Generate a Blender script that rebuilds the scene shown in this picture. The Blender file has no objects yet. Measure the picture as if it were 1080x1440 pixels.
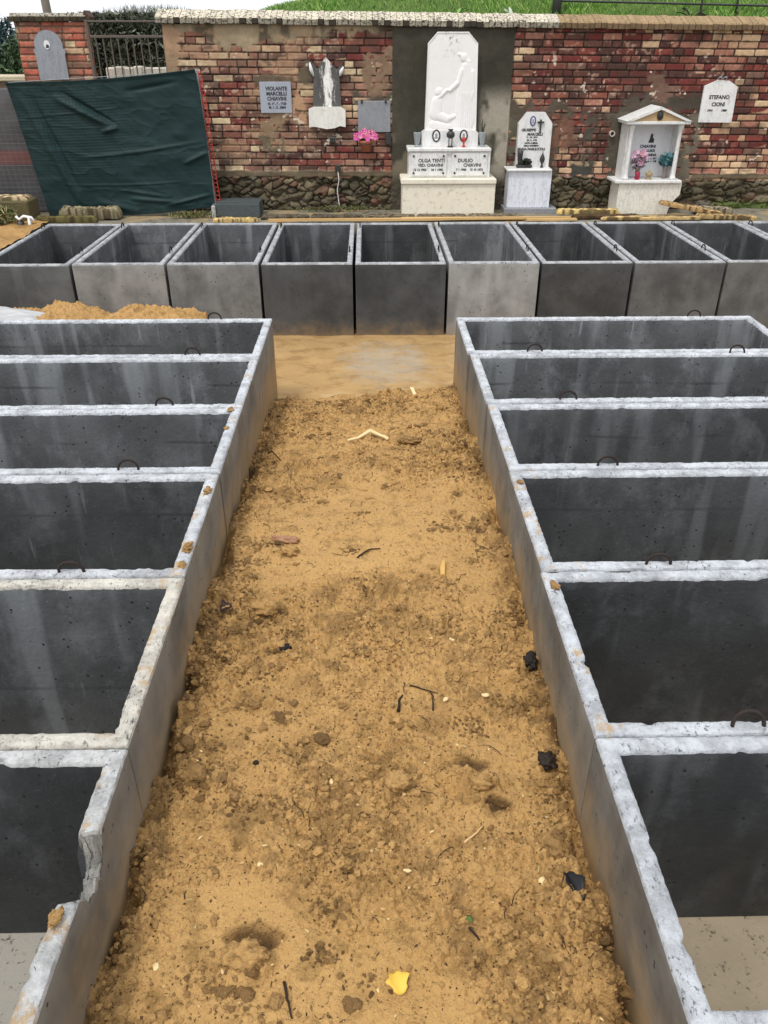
import bpy, math, random
import numpy as np
from mathutils import Vector, Matrix
random.seed(7); RS = np.random.RandomState(11)
S = bpy.context.scene
# ------------------------------------------------------------------ camera
FPX, TH, YAW, CZ = 1115.7, 0.5352, 0.0193, 2.2
cd = bpy.data.cameras.new('camera'); cam = bpy.data.objects.new('camera', cd)
S.collection.objects.link(cam); S.camera = cam
cd.sensor_fit = 'VERTICAL'; cd.sensor_height = 24.0; cd.lens = FPX/1440*24.0
cd.clip_start = 0.05; cd.clip_end = 2000
cam.location = (0, 0, CZ); cam.rotation_euler = (math.pi/2-TH, 0, -YAW)
# ------------------------------------------------------------------ world, sun, exposure
SUN_EL, SUN_AZ = math.radians(62), math.radians(215)
w = bpy.data.worlds.new('World'); S.world = w; w.use_nodes = True
nt = w.node_tree; nt.nodes.clear()
sky = nt.nodes.new('ShaderNodeTexSky'); sky.sky_type = 'NISHITA'; sky.sun_disc = False
sky.sun_elevation = SUN_EL; sky.sun_rotation = SUN_AZ; sky.dust_density = 4; sky.air_density = 1.0
hs = nt.nodes.new('ShaderNodeHueSaturation'); hs.inputs['Saturation'].default_value = 0.22
mixw = nt.nodes.new('ShaderNodeMix'); mixw.data_type = 'RGBA'; mixw.inputs[0].default_value = 0.75
mixw.inputs[7].default_value = (8.6, 8.9, 9.3, 1)      # the even cloud cover
bg = nt.nodes.new('ShaderNodeBackground'); bg.inputs['Strength'].default_value = 0.13
wo = nt.nodes.new('ShaderNodeOutputWorld')
nt.links.new(sky.outputs[0], hs.inputs['Color']); nt.links.new(hs.outputs[0], mixw.inputs[6])
nt.links.new(mixw.outputs[2], bg.inputs[0]); nt.links.new(bg.outputs[0], wo.inputs[0])
sd = bpy.data.lights.new('sun', 'SUN'); sd.energy = 1.5; sd.angle = math.radians(11); sd.color = (1, .97, .92)
so = bpy.data.objects.new('sun', sd); S.collection.objects.link(so)
_d = Vector((math.sin(SUN_AZ)*math.cos(SUN_EL), math.cos(SUN_AZ)*math.cos(SUN_EL), math.sin(SUN_EL)))
so.rotation_euler = _d.to_track_quat('Z', 'Y').to_euler()
S.view_settings.view_transform = 'Standard'; S.view_settings.look = 'None'
S.view_settings.exposure = 0.30; S.view_settings.gamma = 1

# ------------------------------------------------------------------ helpers
_F = np.array([math.sin(YAW)*math.cos(TH), math.cos(YAW)*math.cos(TH), -math.sin(TH)])
_R = np.array([math.cos(YAW), -math.sin(YAW), 0]); _U = np.cross(_R, _F)
def at(px, py, Y):
    """point of the vertical plane y=Y that a photo measurement belongs to"""
    r = _F + (px-540)/FPX*_R - (py-720)/FPX*_U
    p = r*(Y/r[1]); return float(p[0]), float(p[2]+CZ)
def lin(c):
    c = np.asarray(c, float)/255.0
    return np.where(c <= .04045, c/12.92, ((c+.055)/1.055)**2.4)
def L4(*c): return tuple(float(v) for v in lin(c))+(1,)
def h2(ix, iy, seed):
    ix = ix.astype(np.int64); iy = iy.astype(np.int64)
    n = (ix*374761393 + iy*668265263 + seed*1442695041) & 0xffffffff
    n = ((n ^ (n >> 13))*1274126177) & 0xffffffff
    n = ((n ^ (n >> 16))*2246822519) & 0xffffffff
    return ((n ^ (n >> 15)) & 0xffffff)/float(0xffffff)
def vn(x, y, seed=0):
    x = np.asarray(x, float); y = np.asarray(y, float)
    ix = np.floor(x); iy = np.floor(y); fx = x-ix; fy = y-iy
    fx = fx*fx*(3-2*fx); fy = fy*fy*(3-2*fy)
    a = h2(ix, iy, seed); b = h2(ix+1, iy, seed); c = h2(ix, iy+1, seed); d = h2(ix+1, iy+1, seed)
    return (a*(1-fx)+b*fx)*(1-fy)+(c*(1-fx)+d*fx)*fy
def fbm(x, y, seed=0, o=4):
    s = 0; a = .5; t = 0
    for k in range(o):
        s = s+a*vn(x*2**k+17.3*k, y*2**k+9.1*k, seed+k*13); t += a; a *= .5
    return s/t
def sst(a, b, x):
    t = np.clip((x-a)/(b-a), 0, 1); return t*t*(3-2*t)
def voro(x, y, seed, jit=.9):
    ix = np.floor(x); iy = np.floor(y); d1 = np.full(x.shape, 9.); d2 = d1.copy(); cid = np.zeros(x.shape)
    for dx in (-1, 0, 1):
        for dy in (-1, 0, 1):
            cx = ix+dx; cy = iy+dy
            px = cx+.5+(h2(cx, cy, seed)-.5)*jit; py = cy+.5+(h2(cx, cy, seed+5)-.5)*jit
            d = np.hypot(px-x, py-y); i = h2(cx, cy, seed+9)
            nearer = d < d1
            d2 = np.where(nearer, d1, np.minimum(d2, d)); cid = np.where(nearer, i, cid); d1 = np.where(nearer, d, d1)
    return d1, d2, cid
def link(o, parent=None):
    S.collection.objects.link(o)
    if parent: o.parent = parent
    return o
def tag(o, label=None, cat=None, group=None, kind=None):
    if label: o['label'] = label
    if cat: o['category'] = cat
    if group: o['group'] = group
    if kind: o['kind'] = kind
    return o
def empty(name, loc, label, cat, group=None, rz=0):
    o = bpy.data.objects.new(name, None); o.empty_display_size = .1
    o.location = loc; o.rotation_euler.z = rz; link(o); return tag(o, label, cat, group)
def mesh(name, V, Fc, mats, parent=None, mi=None, col=None, smooth=False, loc=None):
    me = bpy.data.meshes.new(name)
    V = np.asarray(V, float)
    if isinstance(Fc, np.ndarray):
        n = len(Fc); k = Fc.shape[1]
        me.vertices.add(len(V)); me.vertices.foreach_set('co', V.ravel())
        me.loops.add(n*k); me.loops.foreach_set('vertex_index', Fc.ravel().astype(np.int32))
        me.polygons.add(n); me.polygons.foreach_set('loop_start', np.arange(0, n*k, k, dtype=np.int32))
        me.polygons.foreach_set('loop_total', np.full(n, k, dtype=np.int32))
    else:
        me.from_pydata([tuple(v) for v in V], [], Fc)
    if mi is not None: me.polygons.foreach_set('material_index', np.asarray(mi, dtype=np.int32))
    if col is not None:
        a = me.color_attributes.new('col', 'FLOAT_COLOR', 'POINT')
        c = np.ones((len(V), 4)); c[:, :3] = col; a.data.foreach_set('color', c.ravel())
    me.polygons.foreach_set('use_smooth', np.full(len(me.polygons), bool(smooth)))
    me.update(calc_edges=True); me.validate()
    for m in (mats if isinstance(mats, (list, tuple)) else [mats]): me.materials.append(m)
    o = bpy.data.objects.new(name, me)
    if loc is not None: o.location = loc
    return link(o, parent)
def gridf(nu, nv, off=0):
    i = np.arange(nu-1)[:, None]*nv+np.arange(nv-1)[None, :]; i = i.ravel()+off
    return np.stack([i, i+nv, i+nv+1, i+1], 1)
class MB:
    """collects shapes for one mesh"""
    def __init__(s): s.V = []; s.F = []; s.C = []; s.n = 0
    def add(s, V, F, c=None):
        V = np.asarray(V, float); s.V.append(V); s.F += [tuple(int(i)+s.n for i in f) for f in F]; s.n += len(V)
        s.C.append(np.tile(np.asarray(c if c is not None else (1, 1, 1), float), (len(V), 1)) if np.ndim(c) < 2 else c)
        return s
    def box(s, x0, x1, y0, y1, z0, z1, c=None, bev=.0, jit=0):
        if bev <= 0:
            V = np.array([(x, y, z) for x in (x0, x1) for y in (y0, y1) for z in (z0, z1)], float)
            F = [(0, 1, 3, 2), (4, 6, 7, 5), (0, 4, 5, 1), (2, 3, 7, 6), (0, 2, 6, 4), (1, 5, 7, 3)]
        else:
            b = min(bev, (x1-x0)*.45, (y1-y0)*.45, (z1-z0)*.45)
            V = []; idx = {}
            for a in (0, 1):
                for bb in (0, 1):
                    for cc in (0, 1):
                        for ax in range(3):
                            p = [(x0, x1)[a], (y0, y1)[bb], (z0, z1)[cc]]
                            sg = [(1, -1)[a], (1, -1)[bb], (1, -1)[cc]]
                            for q in range(3):
                                if q != ax: p[q] += sg[q]*b
                            idx[(a, bb, cc, ax)] = len(V); V.append(p)
            V = np.array(V, float); F = []
            for ax in range(3):
                o = [q for q in range(3) if q != ax]
                for e in (0, 1):
                    q = []
                    for (u, v) in ((0, 0), (1, 0), (1, 1), (0, 1)):
                        k = [0, 0, 0]; k[ax] = e; k[o[0]] = u; k[o[1]] = v; q.append(idx[(*k, ax)])
                    F.append(tuple(q))
            for ax in range(3):
                o = [q for q in range(3) if q != ax]
                for u in (0, 1):
                    for v in (0, 1):
                        k0 = [0, 0, 0]; k0[o[0]] = u; k0[o[1]] = v; k1 = list(k0); k1[ax] = 1
                        F.append((idx[(*k0, o[0])], idx[(*k1, o[0])], idx[(*k1, o[1])], idx[(*k0, o[1])]))
            for a in (0, 1):
                for bb in (0, 1):
                    for cc in (0, 1): F.append(tuple(idx[(a, bb, cc, ax)] for ax in range(3)))
        if jit: V = V+RS.uniform(-jit, jit, V.shape)
        return s.add(V, F, c)
    def tube(s, pts, r, n=8, c=None, cap=True):
        pts = [Vector(p) for p in pts]; rs = r if isinstance(r, (list, tuple)) else [r]*len(pts)
        V = []; up = None
        for i, p in enumerate(pts):
            d = (pts[min(i+1, len(pts)-1)]-pts[max(i-1, 0)]).normalized()
            if up is None: up = d.orthogonal().normalized()
            up = (up-d*up.dot(d)).normalized(); sd_ = d.cross(up)
            for k in range(n):
                a = 2*math.pi*k/n; V.append(tuple(p+rs[i]*(math.cos(a)*up+math.sin(a)*sd_)))
        F = [(i*n+k, i*n+(k+1) % n, (i+1)*n+(k+1) % n, (i+1)*n+k) for i in range(len(pts)-1) for k in range(n)]
        if cap: F += [tuple(range(n))[::-1], tuple((len(pts)-1)*n+k for k in range(n))]
        return s.add(V, F, c)
    def lathe(s, cx, cy, prof, n=20, c=None):
        V = [(cx+r*math.cos(2*math.pi*k/n), cy+r*math.sin(2*math.pi*k/n), z) for r, z in prof for k in range(n)]
        F = [(i*n+k, i*n+(k+1) % n, (i+1)*n+(k+1) % n, (i+1)*n+k) for i in range(len(prof)-1) for k in range(n)]
        F += [tuple(range(n))[::-1], tuple((len(prof)-1)*n+k for k in range(n))]
        return s.add(V, F, c)
    def prism(s, poly, y0, y1, c=None):     # poly in x,z, extruded along y
        n = len(poly); V = [(x, y0, z) for x, z in poly]+[(x, y1, z) for x, z in poly]
        F = [tuple(range(n)), tuple(range(2*n-1, n-1, -1))]+[(i, i+n, (i+1) % n+n, (i+1) % n) for i in range(n)]
        return s.add(V, F, c)
    def build(s, name, m, parent=None, smooth=False, col=False):
        if parent is not None and parent.type == 'EMPTY':
            M = np.array(parent.matrix_basis.inverted()); V = np.vstack(s.V); V = V@M[:3, :3].T+M[:3, 3]
        else: V = np.vstack(s.V)
        o = mesh(name, V, s.F, m, parent, col=np.vstack(s.C) if col else None, smooth=smooth)
        return o
def smoothshade(o, ang=40):
    o.data.polygons.foreach_set('use_smooth', np.ones(len(o.data.polygons), bool))
    o.data.set_sharp_from_angle(angle=math.radians(ang)); return o

# ------------------------------------------------------------------ materials
class NG:
    def __init__(s, name):
        s.m = bpy.data.materials.new(name); s.m.use_nodes = True; s.t = s.m.node_tree
        s.b = s.t.nodes['Principled BSDF']; s.pos = s.t.nodes.new('ShaderNodeNewGeometry').outputs['Position']
    def n(s, ty, **k):
        x = s.t.nodes.new(ty)
        for a, v in k.items():
            if a.startswith('i_'):
                key = a[2:]; x.inputs[int(key) if key.isdigit() else key].default_value = v
            else: setattr(x, a, v)
        return x
    def l(s, a, b): s.t.links.new(a, b)
    def noise(s, scale, detail=4, rough=.55, st=(1, 1, 1), off=(0, 0, 0)):
        mp = s.n('ShaderNodeMapping'); mp.inputs['Scale'].default_value = st; mp.inputs['Location'].default_value = off
        s.l(s.pos, mp.inputs['Vector']); x = s.n('ShaderNodeTexNoise', i_Scale=scale, i_Detail=detail, i_Roughness=rough)
        s.l(mp.outputs[0], x.inputs['Vector']); return x.outputs['Fac']
    def ramp(s, f, a, b):
        x = s.n('ShaderNodeMapRange', interpolation_type='SMOOTHSTEP'); x.inputs['From Min'].default_value = a; x.inputs['From Max'].default_value = b
        s.l(f, x.inputs['Value']); return x.outputs[0]
    def mix(s, f, a, b, mode='MIX'):
        x = s.n('ShaderNodeMix', data_type='RGBA', blend_type=mode)
        for v, i in ((f, 0), (a, 6), (b, 7)):
            if hasattr(v, 'node'): s.l(v, x.inputs[i])
            else: x.inputs[i].default_value = v if i == 0 or len(v) == 4 else (*v, 1)
        return x.outputs[2]
    def math(s, op, a, b=0.0):
        x = s.n('ShaderNodeMath', operation=op)
        for v, i in ((a, 0), (b, 1)):
            if hasattr(v, 'node'): s.l(v, x.inputs[i])
            else: x.inputs[i].default_value = v
        return x.outputs[0]
    def sep(s):
        x = s.n('ShaderNodeSeparateXYZ'); s.l(s.pos, x.inputs[0]); return x.outputs
    def out(s, col, rough=.7, bump=None, bs=.4, bd=.01, spec=.5):
        if hasattr(col, 'node'): s.l(col, s.b.inputs['Base Color'])
        else: s.b.inputs['Base Color'].default_value = col
        if hasattr(rough, 'node'): s.l(rough, s.b.inputs['Roughness'])
        else: s.b.inputs['Roughness'].default_value = rough
        s.b.inputs['Specular IOR Level'].default_value = spec
        if bump is not None:
            x = s.n('ShaderNodeBump', i_Strength=bs, i_Distance=bd); s.l(bump, x.inputs['Height']); s.l(x.outputs[0], s.b.inputs['Normal'])
        return s.m
    def attr(s):
        x = s.n('ShaderNodeAttribute', attribute_name='col'); return x.outputs['Color']
def plain(name, c, rough=.6, var=.25, sc=40, metal=0, spec=.5):
    g = NG(name); c = tuple(c)
    d = tuple(v*(1-var) for v in c[:3])+(1,); e = tuple(min(1, v*(1+var*.5)) for v in c[:3])+(1,)
    m = g.out(g.mix(g.noise(sc), d, e), rough, g.noise(sc*3), .25, .003, spec); g.b.inputs['Metallic'].default_value = metal
    return m

def m_attr(name, rough=.85, sc=60, var=.5, bs=.5, bd=.004):
    g = NG(name); a = g.attr()
    f = g.noise(sc, 5, .65); k = g.n('ShaderNodeMapRange', i_3=1-var*.6, i_4=1+var*.6); g.l(f, k.inputs[0])
    v = g.n('ShaderNodeVectorMath', operation='SCALE'); g.l(a, v.inputs[0]); g.l(k.outputs[0], v.inputs['Scale'])
    return g.out(v.outputs[0], rough, g.noise(sc*2.5, 4, .6), bs, bd, .3)
M_BRICK = m_attr('brick_and_render', .85, 70, .55)
M_STONE = m_attr('rough_stone', .9, 55, .8, .9, .010)
M_LEAF = m_attr('foliage', .55, 8, .3, 0.05, .001)
M_SMALL = m_attr('small_debris', .7, 200, .35, .2, .001)

def m_inner(k, warm=0, seed=0, streak=0):
    g = NG('vault_inner_concrete'); o = (seed*3.1, seed*1.7, seed*.9)
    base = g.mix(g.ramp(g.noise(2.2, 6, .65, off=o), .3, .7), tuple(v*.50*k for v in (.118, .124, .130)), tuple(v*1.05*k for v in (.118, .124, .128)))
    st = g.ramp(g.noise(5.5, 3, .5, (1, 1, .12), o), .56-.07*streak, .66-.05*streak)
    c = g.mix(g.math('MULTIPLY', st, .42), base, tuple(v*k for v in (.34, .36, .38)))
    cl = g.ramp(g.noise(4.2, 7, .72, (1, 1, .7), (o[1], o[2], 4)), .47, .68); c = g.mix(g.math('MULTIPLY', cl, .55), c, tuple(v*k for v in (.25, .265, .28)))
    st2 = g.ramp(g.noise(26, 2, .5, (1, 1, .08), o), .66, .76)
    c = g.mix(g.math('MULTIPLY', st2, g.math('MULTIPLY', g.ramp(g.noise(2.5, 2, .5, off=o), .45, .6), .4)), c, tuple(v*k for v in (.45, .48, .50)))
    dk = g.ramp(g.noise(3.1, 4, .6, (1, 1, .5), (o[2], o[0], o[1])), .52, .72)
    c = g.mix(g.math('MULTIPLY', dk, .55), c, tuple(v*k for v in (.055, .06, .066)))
    vo = g.n('ShaderNodeTexVoronoi', i_Scale=26.0); g.l(g.pos, vo.inputs['Vector'])
    pit = g.math('LESS_THAN', vo.outputs['Distance'], .13)
    sel = g.math('GREATER_THAN', g.noise(9, 2), .49); pit = g.math('MULTIPLY', pit, sel)
    bl = g.ramp(g.noise(120, 3, .6, off=o), .66, .74); c = g.mix(g.math('MULTIPLY', bl, .5), c, tuple(v*k for v in (.45, .47, .50)))
    z = g.sep()[2]; fm = g.n('ShaderNodeTexWave', wave_type='BANDS', bands_direction='Z', i_Scale=1.1, i_Distortion=.6); g.l(g.pos, fm.inputs['Vector']); fl = g.ramp(fm.outputs[0], .985, 1.0)
    c = g.mix(g.math('MULTIPLY', g.math('MULTIPLY', fl, g.ramp(g.noise(1.7, 2, off=o), .45, .6)), .5), c, (.03, .032, .034))
    c = g.mix(pit, c, (.012, .013, .014))
    h = g.math('SUBTRACT', g.noise(60, 5, .6), g.math('MULTIPLY', pit, 2.0))
    return g.out(c, g.ramp(g.noise(4, 3, .5, off=o), -.3, 1.0), h, .5, .006, .45)
def m_outer(k, warm=0., seed=0, mud_top=.45):
    g = NG('vault_outer_concrete'); o = (seed*2.3, seed*1.1, 0)
    a = np.array((.285, .295, .30))*k*(1-warm)+np.array((.34, .31, .26))*k*warm
    base = g.mix(g.ramp(g.noise(3.2, 6, .65, off=o), .3, .7), tuple(a*.58), tuple(a*1.25))
    st = g.ramp(g.noise(6, 3, .5, (1, 1, .15), o), .52, .72)
    c = g.mix(g.math('MULTIPLY', st, .35), base, tuple(a*1.7))
    vo = g.n('ShaderNodeTexVoronoi', i_Scale=30.0); g.l(g.pos, vo.inputs['Vector'])
    pit = g.math('MULTIPLY', g.math('LESS_THAN', vo.outputs['Distance'], .15), g.math('GREATER_THAN', g.noise(7, 2), .55))
    c = g.mix(pit, c, tuple(a*.2))
    z = g.sep()[2]; zz = g.math('ADD', z, g.math('MULTIPLY', g.math('SUBTRACT', g.noise(7, 4, .6), .5), .35))
    mud = g.n('ShaderNodeMapRange', interpolation_type='SMOOTHSTEP'); g.l(zz, mud.inputs['Value'])
    mud.inputs['From Min'].default_value = mud_top; mud.inputs['From Max'].default_value = mud_top-.33
    c = g.mix(g.math('MULTIPLY', mud.outputs[0], .78), c, (.37, .235, .10))
    h = g.math('SUBTRACT', g.noise(45, 5, .6), g.math('MULTIPLY', pit, 2.0))
    return g.out(c, g.ramp(g.noise(4, 3, .5, off=o), -.4, 1.0), h, .3, .004, .45)
def m_rim(cream=0., seed=0, muddy=0., tone=1.):
    g = NG('vault_rim_concrete'); o = (seed*1.3, seed*2.1, 0)
    a = (np.array((.56, .58, .61))*(1-cream)+np.array((.66, .60, .49))*cream)*tone
    c = g.mix(g.ramp(g.noise(11, 7, .75, off=o), .30, .66), tuple(a*.60), tuple(a*1.16))
    sp = g.ramp(g.noise(85, 5, .72, (1, .6, 1), o), .54, .64); sel = g.ramp(g.noise(9, 4, .6, off=o), .36, .62)
    c = g.mix(g.math('MULTIPLY', g.math('MULTIPLY', sp, sel), .9), c, (.06, .063, .07))
    if muddy:
        md = g.ramp(g.noise(12, 5, .7, off=(o[1], o[0], 3)), .60-.06*muddy, .72-.06*muddy)
        x = g.sep()[0]; ax = g.math('ABSOLUTE', x); near = g.n('ShaderNodeMapRange'); g.l(ax, near.inputs[0])
        near.inputs[1].default_value = .78; near.inputs[2].default_value = .70
        c = g.mix(g.math('MULTIPLY', g.math('MULTIPLY', md, near.outputs[0]), .8), c, (.50, .33, .16))
    return g.out(c, .85, g.noise(70, 6, .75), 1.0, .012, .25)

_g = NG('broken_concrete'); M_BROKEN = _g.out(_g.mix(_g.noise(60, 5, .7), (.14, .135, .125), (.62, .60, .55)), .95, _g.noise(45, 6, .75), 1.0, .02, .2)
def m_soil():
    g = NG('wet_sandy_soil')
    big = g.noise(2.3, 4, .6); mid = g.noise(15, 5, .62); fine = g.noise(95, 4, .7)
    c = g.mix(big, (.55, .315, .105), (.74, .445, .170))
    c = g.mix(g.math('MULTIPLY', g.ramp(mid, .50, .70), .8), c, (.36, .205, .065))
    c = g.mix(g.math('MULTIPLY', g.ramp(fine, .55, .72), .8), c, (.20, .11, .035))
    a = g.attr(); c = g.mix(a, (.12, .062, .02), c)
    pl = g.ramp(g.noise(160, 2, .5), .70, .76); c = g.mix(g.math('MULTIPLY', pl, .6), c, (.72, .55, .30))
    h = g.math('ADD', g.math('MULTIPLY', g.noise(60, 5, .7), 1.2), g.math('MULTIPLY', fine, .8))
    return g.out(c, g.ramp(big, -.1, .9), h, 1.0, .016, .35)
M_SOIL = m_soil()
def m_mud():
    g = NG('slick_wet_mud'); x, y, z = g.sep()[:3]
    n1 = g.noise(3.0, 6, .6, (1, 1.3, 1)); c = g.mix(n1, (.36, .22, .085), (.53, .35, .16))
    dk = g.ramp(g.noise(6, 6, .65, (1, 1.35, 1)), .47, .66); c = g.mix(g.math('MULTIPLY', dk, .75), c, (.30, .175, .07))
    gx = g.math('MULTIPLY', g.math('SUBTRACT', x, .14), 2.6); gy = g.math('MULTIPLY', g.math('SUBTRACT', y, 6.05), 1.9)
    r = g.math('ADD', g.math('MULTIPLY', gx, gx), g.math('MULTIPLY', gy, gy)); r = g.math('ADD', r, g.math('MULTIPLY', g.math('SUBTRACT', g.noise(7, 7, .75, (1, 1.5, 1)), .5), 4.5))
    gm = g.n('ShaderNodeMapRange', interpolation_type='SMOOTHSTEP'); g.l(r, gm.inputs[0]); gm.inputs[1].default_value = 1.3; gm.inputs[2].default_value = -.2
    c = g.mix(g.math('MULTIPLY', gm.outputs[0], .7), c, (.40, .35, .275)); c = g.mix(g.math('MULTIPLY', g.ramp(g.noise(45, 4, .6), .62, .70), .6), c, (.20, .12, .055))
    return g.out(c, g.ramp(n1, .35, 2.4), g.noise(22, 5, .6), .30, .005, .5)
def m_ground():
    g = NG('dirty_ground'); c = g.mix(g.noise(6, 5, .6), (.12, .105, .08), (.30, .27, .21))
    c = g.mix(g.ramp(g.noise(14, 4, .6), .5, .68), c, (.085, .095, .04)); c = g.mix(g.ramp(g.noise(3, 3, .5), .45, .7), c, (.35, .25, .13))
    return g.out(c, .75, g.noise(40, 5, .7), .6, .02, .3)
def m_pit():
    g = NG('pit_floor_mud'); c = g.mix(g.noise(5, 5, .6), (.26, .21, .145), (.44, .36, .25))
    c = g.mix(g.math('MULTIPLY', g.ramp(g.sep()[0], .2, -.5), .75), c, (.40, .385, .35)); c = g.mix(g.math('MULTIPLY', g.ramp(g.noise(38, 5, .75), .57, .66), .85), c, (.06, .05, .035))
    return g.out(c, .75, g.noise(70, 5, .7), .5, .006, .35)
def m_marble(name, a, b, vein=.3, sc=3, stain=0, rough=.45):
    g = NG(name); c = g.mix(g.noise(sc*2, 5, .6), (*a, 1), (*b, 1))
    v = g.noise(sc, 6, .7, (2.6, 2.6, .8), (3, 1, 2)); v = g.math('ABSOLUTE', g.math('SUBTRACT', v, .5)); v = g.ramp(v, .03, .0)
    c = g.mix(g.math('MULTIPLY', v, vein), c, tuple(q*.55 for q in a)+(1,))
    if stain: c = g.mix(g.math('MULTIPLY', g.ramp(g.noise(18, 5, .65), .53, .68), stain), c, (.33, .27, .19, 1))
    return g.out(c, rough, g.noise(50, 4, .6), .15, .003, .5)
M_MARBLE = m_marble('white_marble', (.64, .63, .61), (.80, .79, .77), .35, 4, .32)
M_MARBLE_BLUE = m_marble('blue_white_marble', (.62, .64, .70), (.76, .78, .84), .55, 5)
M_CREAM = m_marble('cream_render', (.66, .60, .48), (.80, .75, .63), .1, 4, .45, .8)
M_GREYST = m_marble('grey_stone', (.20, .205, .22), (.29, .295, .31), .35, 5, 0, .6)
M_BLUEGREY = m_marble('bluegrey_slab', (.30, .32, .37), (.37, .39, .44), .15, 4, 0, .5)
M_DARK = plain('dark_bronze', (.03, .03, .028), .45, .4, 60)
M_INK = plain('engraved_black', (.035, .035, .04), .6, .2)
M_RUST = plain('rusty_rebar', (.035, .026, .022), .85, .5, 120, 0, .2)
M_IRON = plain('old_iron', (.13, .10, .08), .7, .5, 60)
M_TERRA = plain('terracotta', (.42, .13, .06), .75, .3, 40)
M_WHITEP = plain('white_enamel', (.75, .75, .74), .35, .1)
M_PHOTO = plain('grey_photo', (.30, .30, .31), .3, .3, 90)
M_RED = plain('red_plastic', (.50, .035, .025), .5, .3)
M_ZINC = plain('zinc', (.30, .33, .34), .45, .3, 40)
M_PLANK = NG('yellow_wood')
_g = M_PLANK; M_PLANK = _g.out(_g.mix(_g.noise(5, 5, .6, (.4, 9, 9)), (.42, .25, .09), (.68, .45, .19)), .6, _g.noise(12, 4, .6, (.3, 8, 8)), .3, .004)
M_RIMBITS = M_SMALL

# ------------------------------------------------------------------ ground, pit, soil
PX0, PX1, PY0, PY1 = -3.42, 4.72, -1.0, 8.50
def ground():
    mb = MB(); B = 400
    xs = [-B, PX0, PX1, B]; ys = [-B, PY0, PY1, B]
    V = [(x, y, .595) for x in xs for y in ys]; F = []
    for i in range(3):
        for j in range(3):
            if i == 1 and j == 1: continue
            F.append((i*4+j, (i+1)*4+j, (i+1)*4+j+1, i*4+j+1))
    k = len(V); V += [(PX0, PY0, -.142), (PX1, PY0, -.142), (PX1, PY1, -.142), (PX0, PY1, -.142)]
    t = [1*4+1, 2*4+1, 2*4+2, 1*4+2]
    for q in range(4): F.append((t[q], t[(q+1) % 4], k+(q+1) % 4, k+q))
    mi = [0]*8+[1]*4
    F.append((k, k+1, k+2, k+3)); mi.append(1)
    tag(mesh('ground', V, F, [m_ground(), m_pit()], mi=mi), kind='structure')
ground()
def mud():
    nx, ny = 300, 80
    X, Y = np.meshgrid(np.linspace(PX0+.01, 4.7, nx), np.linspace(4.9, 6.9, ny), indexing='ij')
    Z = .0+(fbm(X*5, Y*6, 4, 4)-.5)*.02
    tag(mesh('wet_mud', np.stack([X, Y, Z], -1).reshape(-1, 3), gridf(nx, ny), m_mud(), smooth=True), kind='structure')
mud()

def soil_base(X, Y):
    zl = np.interp(Y, [-1, 2.3, 3.1, 3.9, 4.25, 4.9, 5.2], [.30, .325, .31, .21, .175, .10, .05])
    zr = np.interp(Y, [-1, 1.0, 2.3, 3.1, 3.7, 4.25, 4.9, 5.3], [.28, .28, .28, .31, .28, .225, .17, .11])
    t = np.clip((X+.65)/1.25, 0, 1); z = zl*(1-t)+zr*t
    return z-.02*np.sin(t*math.pi)
CLODS = [(-.405, 2.434, .060, .035), (.316, 1.605, .050, .032), (.25, 1.66, .04, .025), (.37, 1.64, .035, .03), (.069, 1.615, .038, .028),
         (-.311, 1.089, .055, .035), (-.528, 1.622, .040, .03), (-.61, 1.93, .055, .04), (-.60, 1.78, .04, .035), (-.335, 2.265, .03, .02),
         (-.441, 2.909, .05, .02), (.51, 1.70, .04, .03), (.52, 1.20, .07, .05), (.55, 1.03, .06, .06), (.53, 1.32, .04, .03), (-.56, 2.9, .05, .03),
         (.55, 2.15, .035, .03), (.2, 4.15, .05, .025), (.28, 3.9, .06, .02), (-.1, 3.6, .05, .02), (-.33, 3.3, .05, .02), (-.25, 4.7, .05, .025), (.1, 4.75, .05, .02), (.05, 2.6, .04, .02), (-.05, 4.45, .06, .02),
         (.5, 3.95, .05, .035), (.54, 4.4, .06, .04), (-.56, 3.9, .05, .03), (-.5, 4.5, .06, .025), (.45, 3.5, .05, .025)]
HOLES = [(-.30, 1.155, .058, .030), (.565, 1.115, .035, .09), (.575, .99, .03, .09), (.30, 1.70, .05, .02), (-.64, 1.99, .02, .05), (.53, 1.26, .02, .04), (-.41, 2.39, .05, .02), (.36, 1.55, .04, .012),
         (.57, 2.12, .02, .04), (.08, 1.66, .03, .02), (-.6, 1.74, .02, .03), (-.36, 2.23, .03, .018), (.565, 1.75, .02, .05), (.57, 4.0, .03, .05), (.565, 3.7, .03, .04)]
def rough_mask(X, Y):
    m = fbm(X*2.2+3, Y*2.0, 31, 3)
    band = .5+.5*np.cos((Y-2.45)*2*math.pi/1.15+2.0*(fbm(X*1.2, Y, 8, 2)-.5))
    edge = sst(.38, .60, np.abs(X+.02))
    far = sst(3.3, 4.0, Y)
    return np.clip(sst(.44, .62, m*.75+.28*band*.6+.06)*.85+.6*edge*sst(.35, .6, fbm(X*3, Y*2.4, 37, 3))+.5*far-.08, 0, 1)
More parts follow.
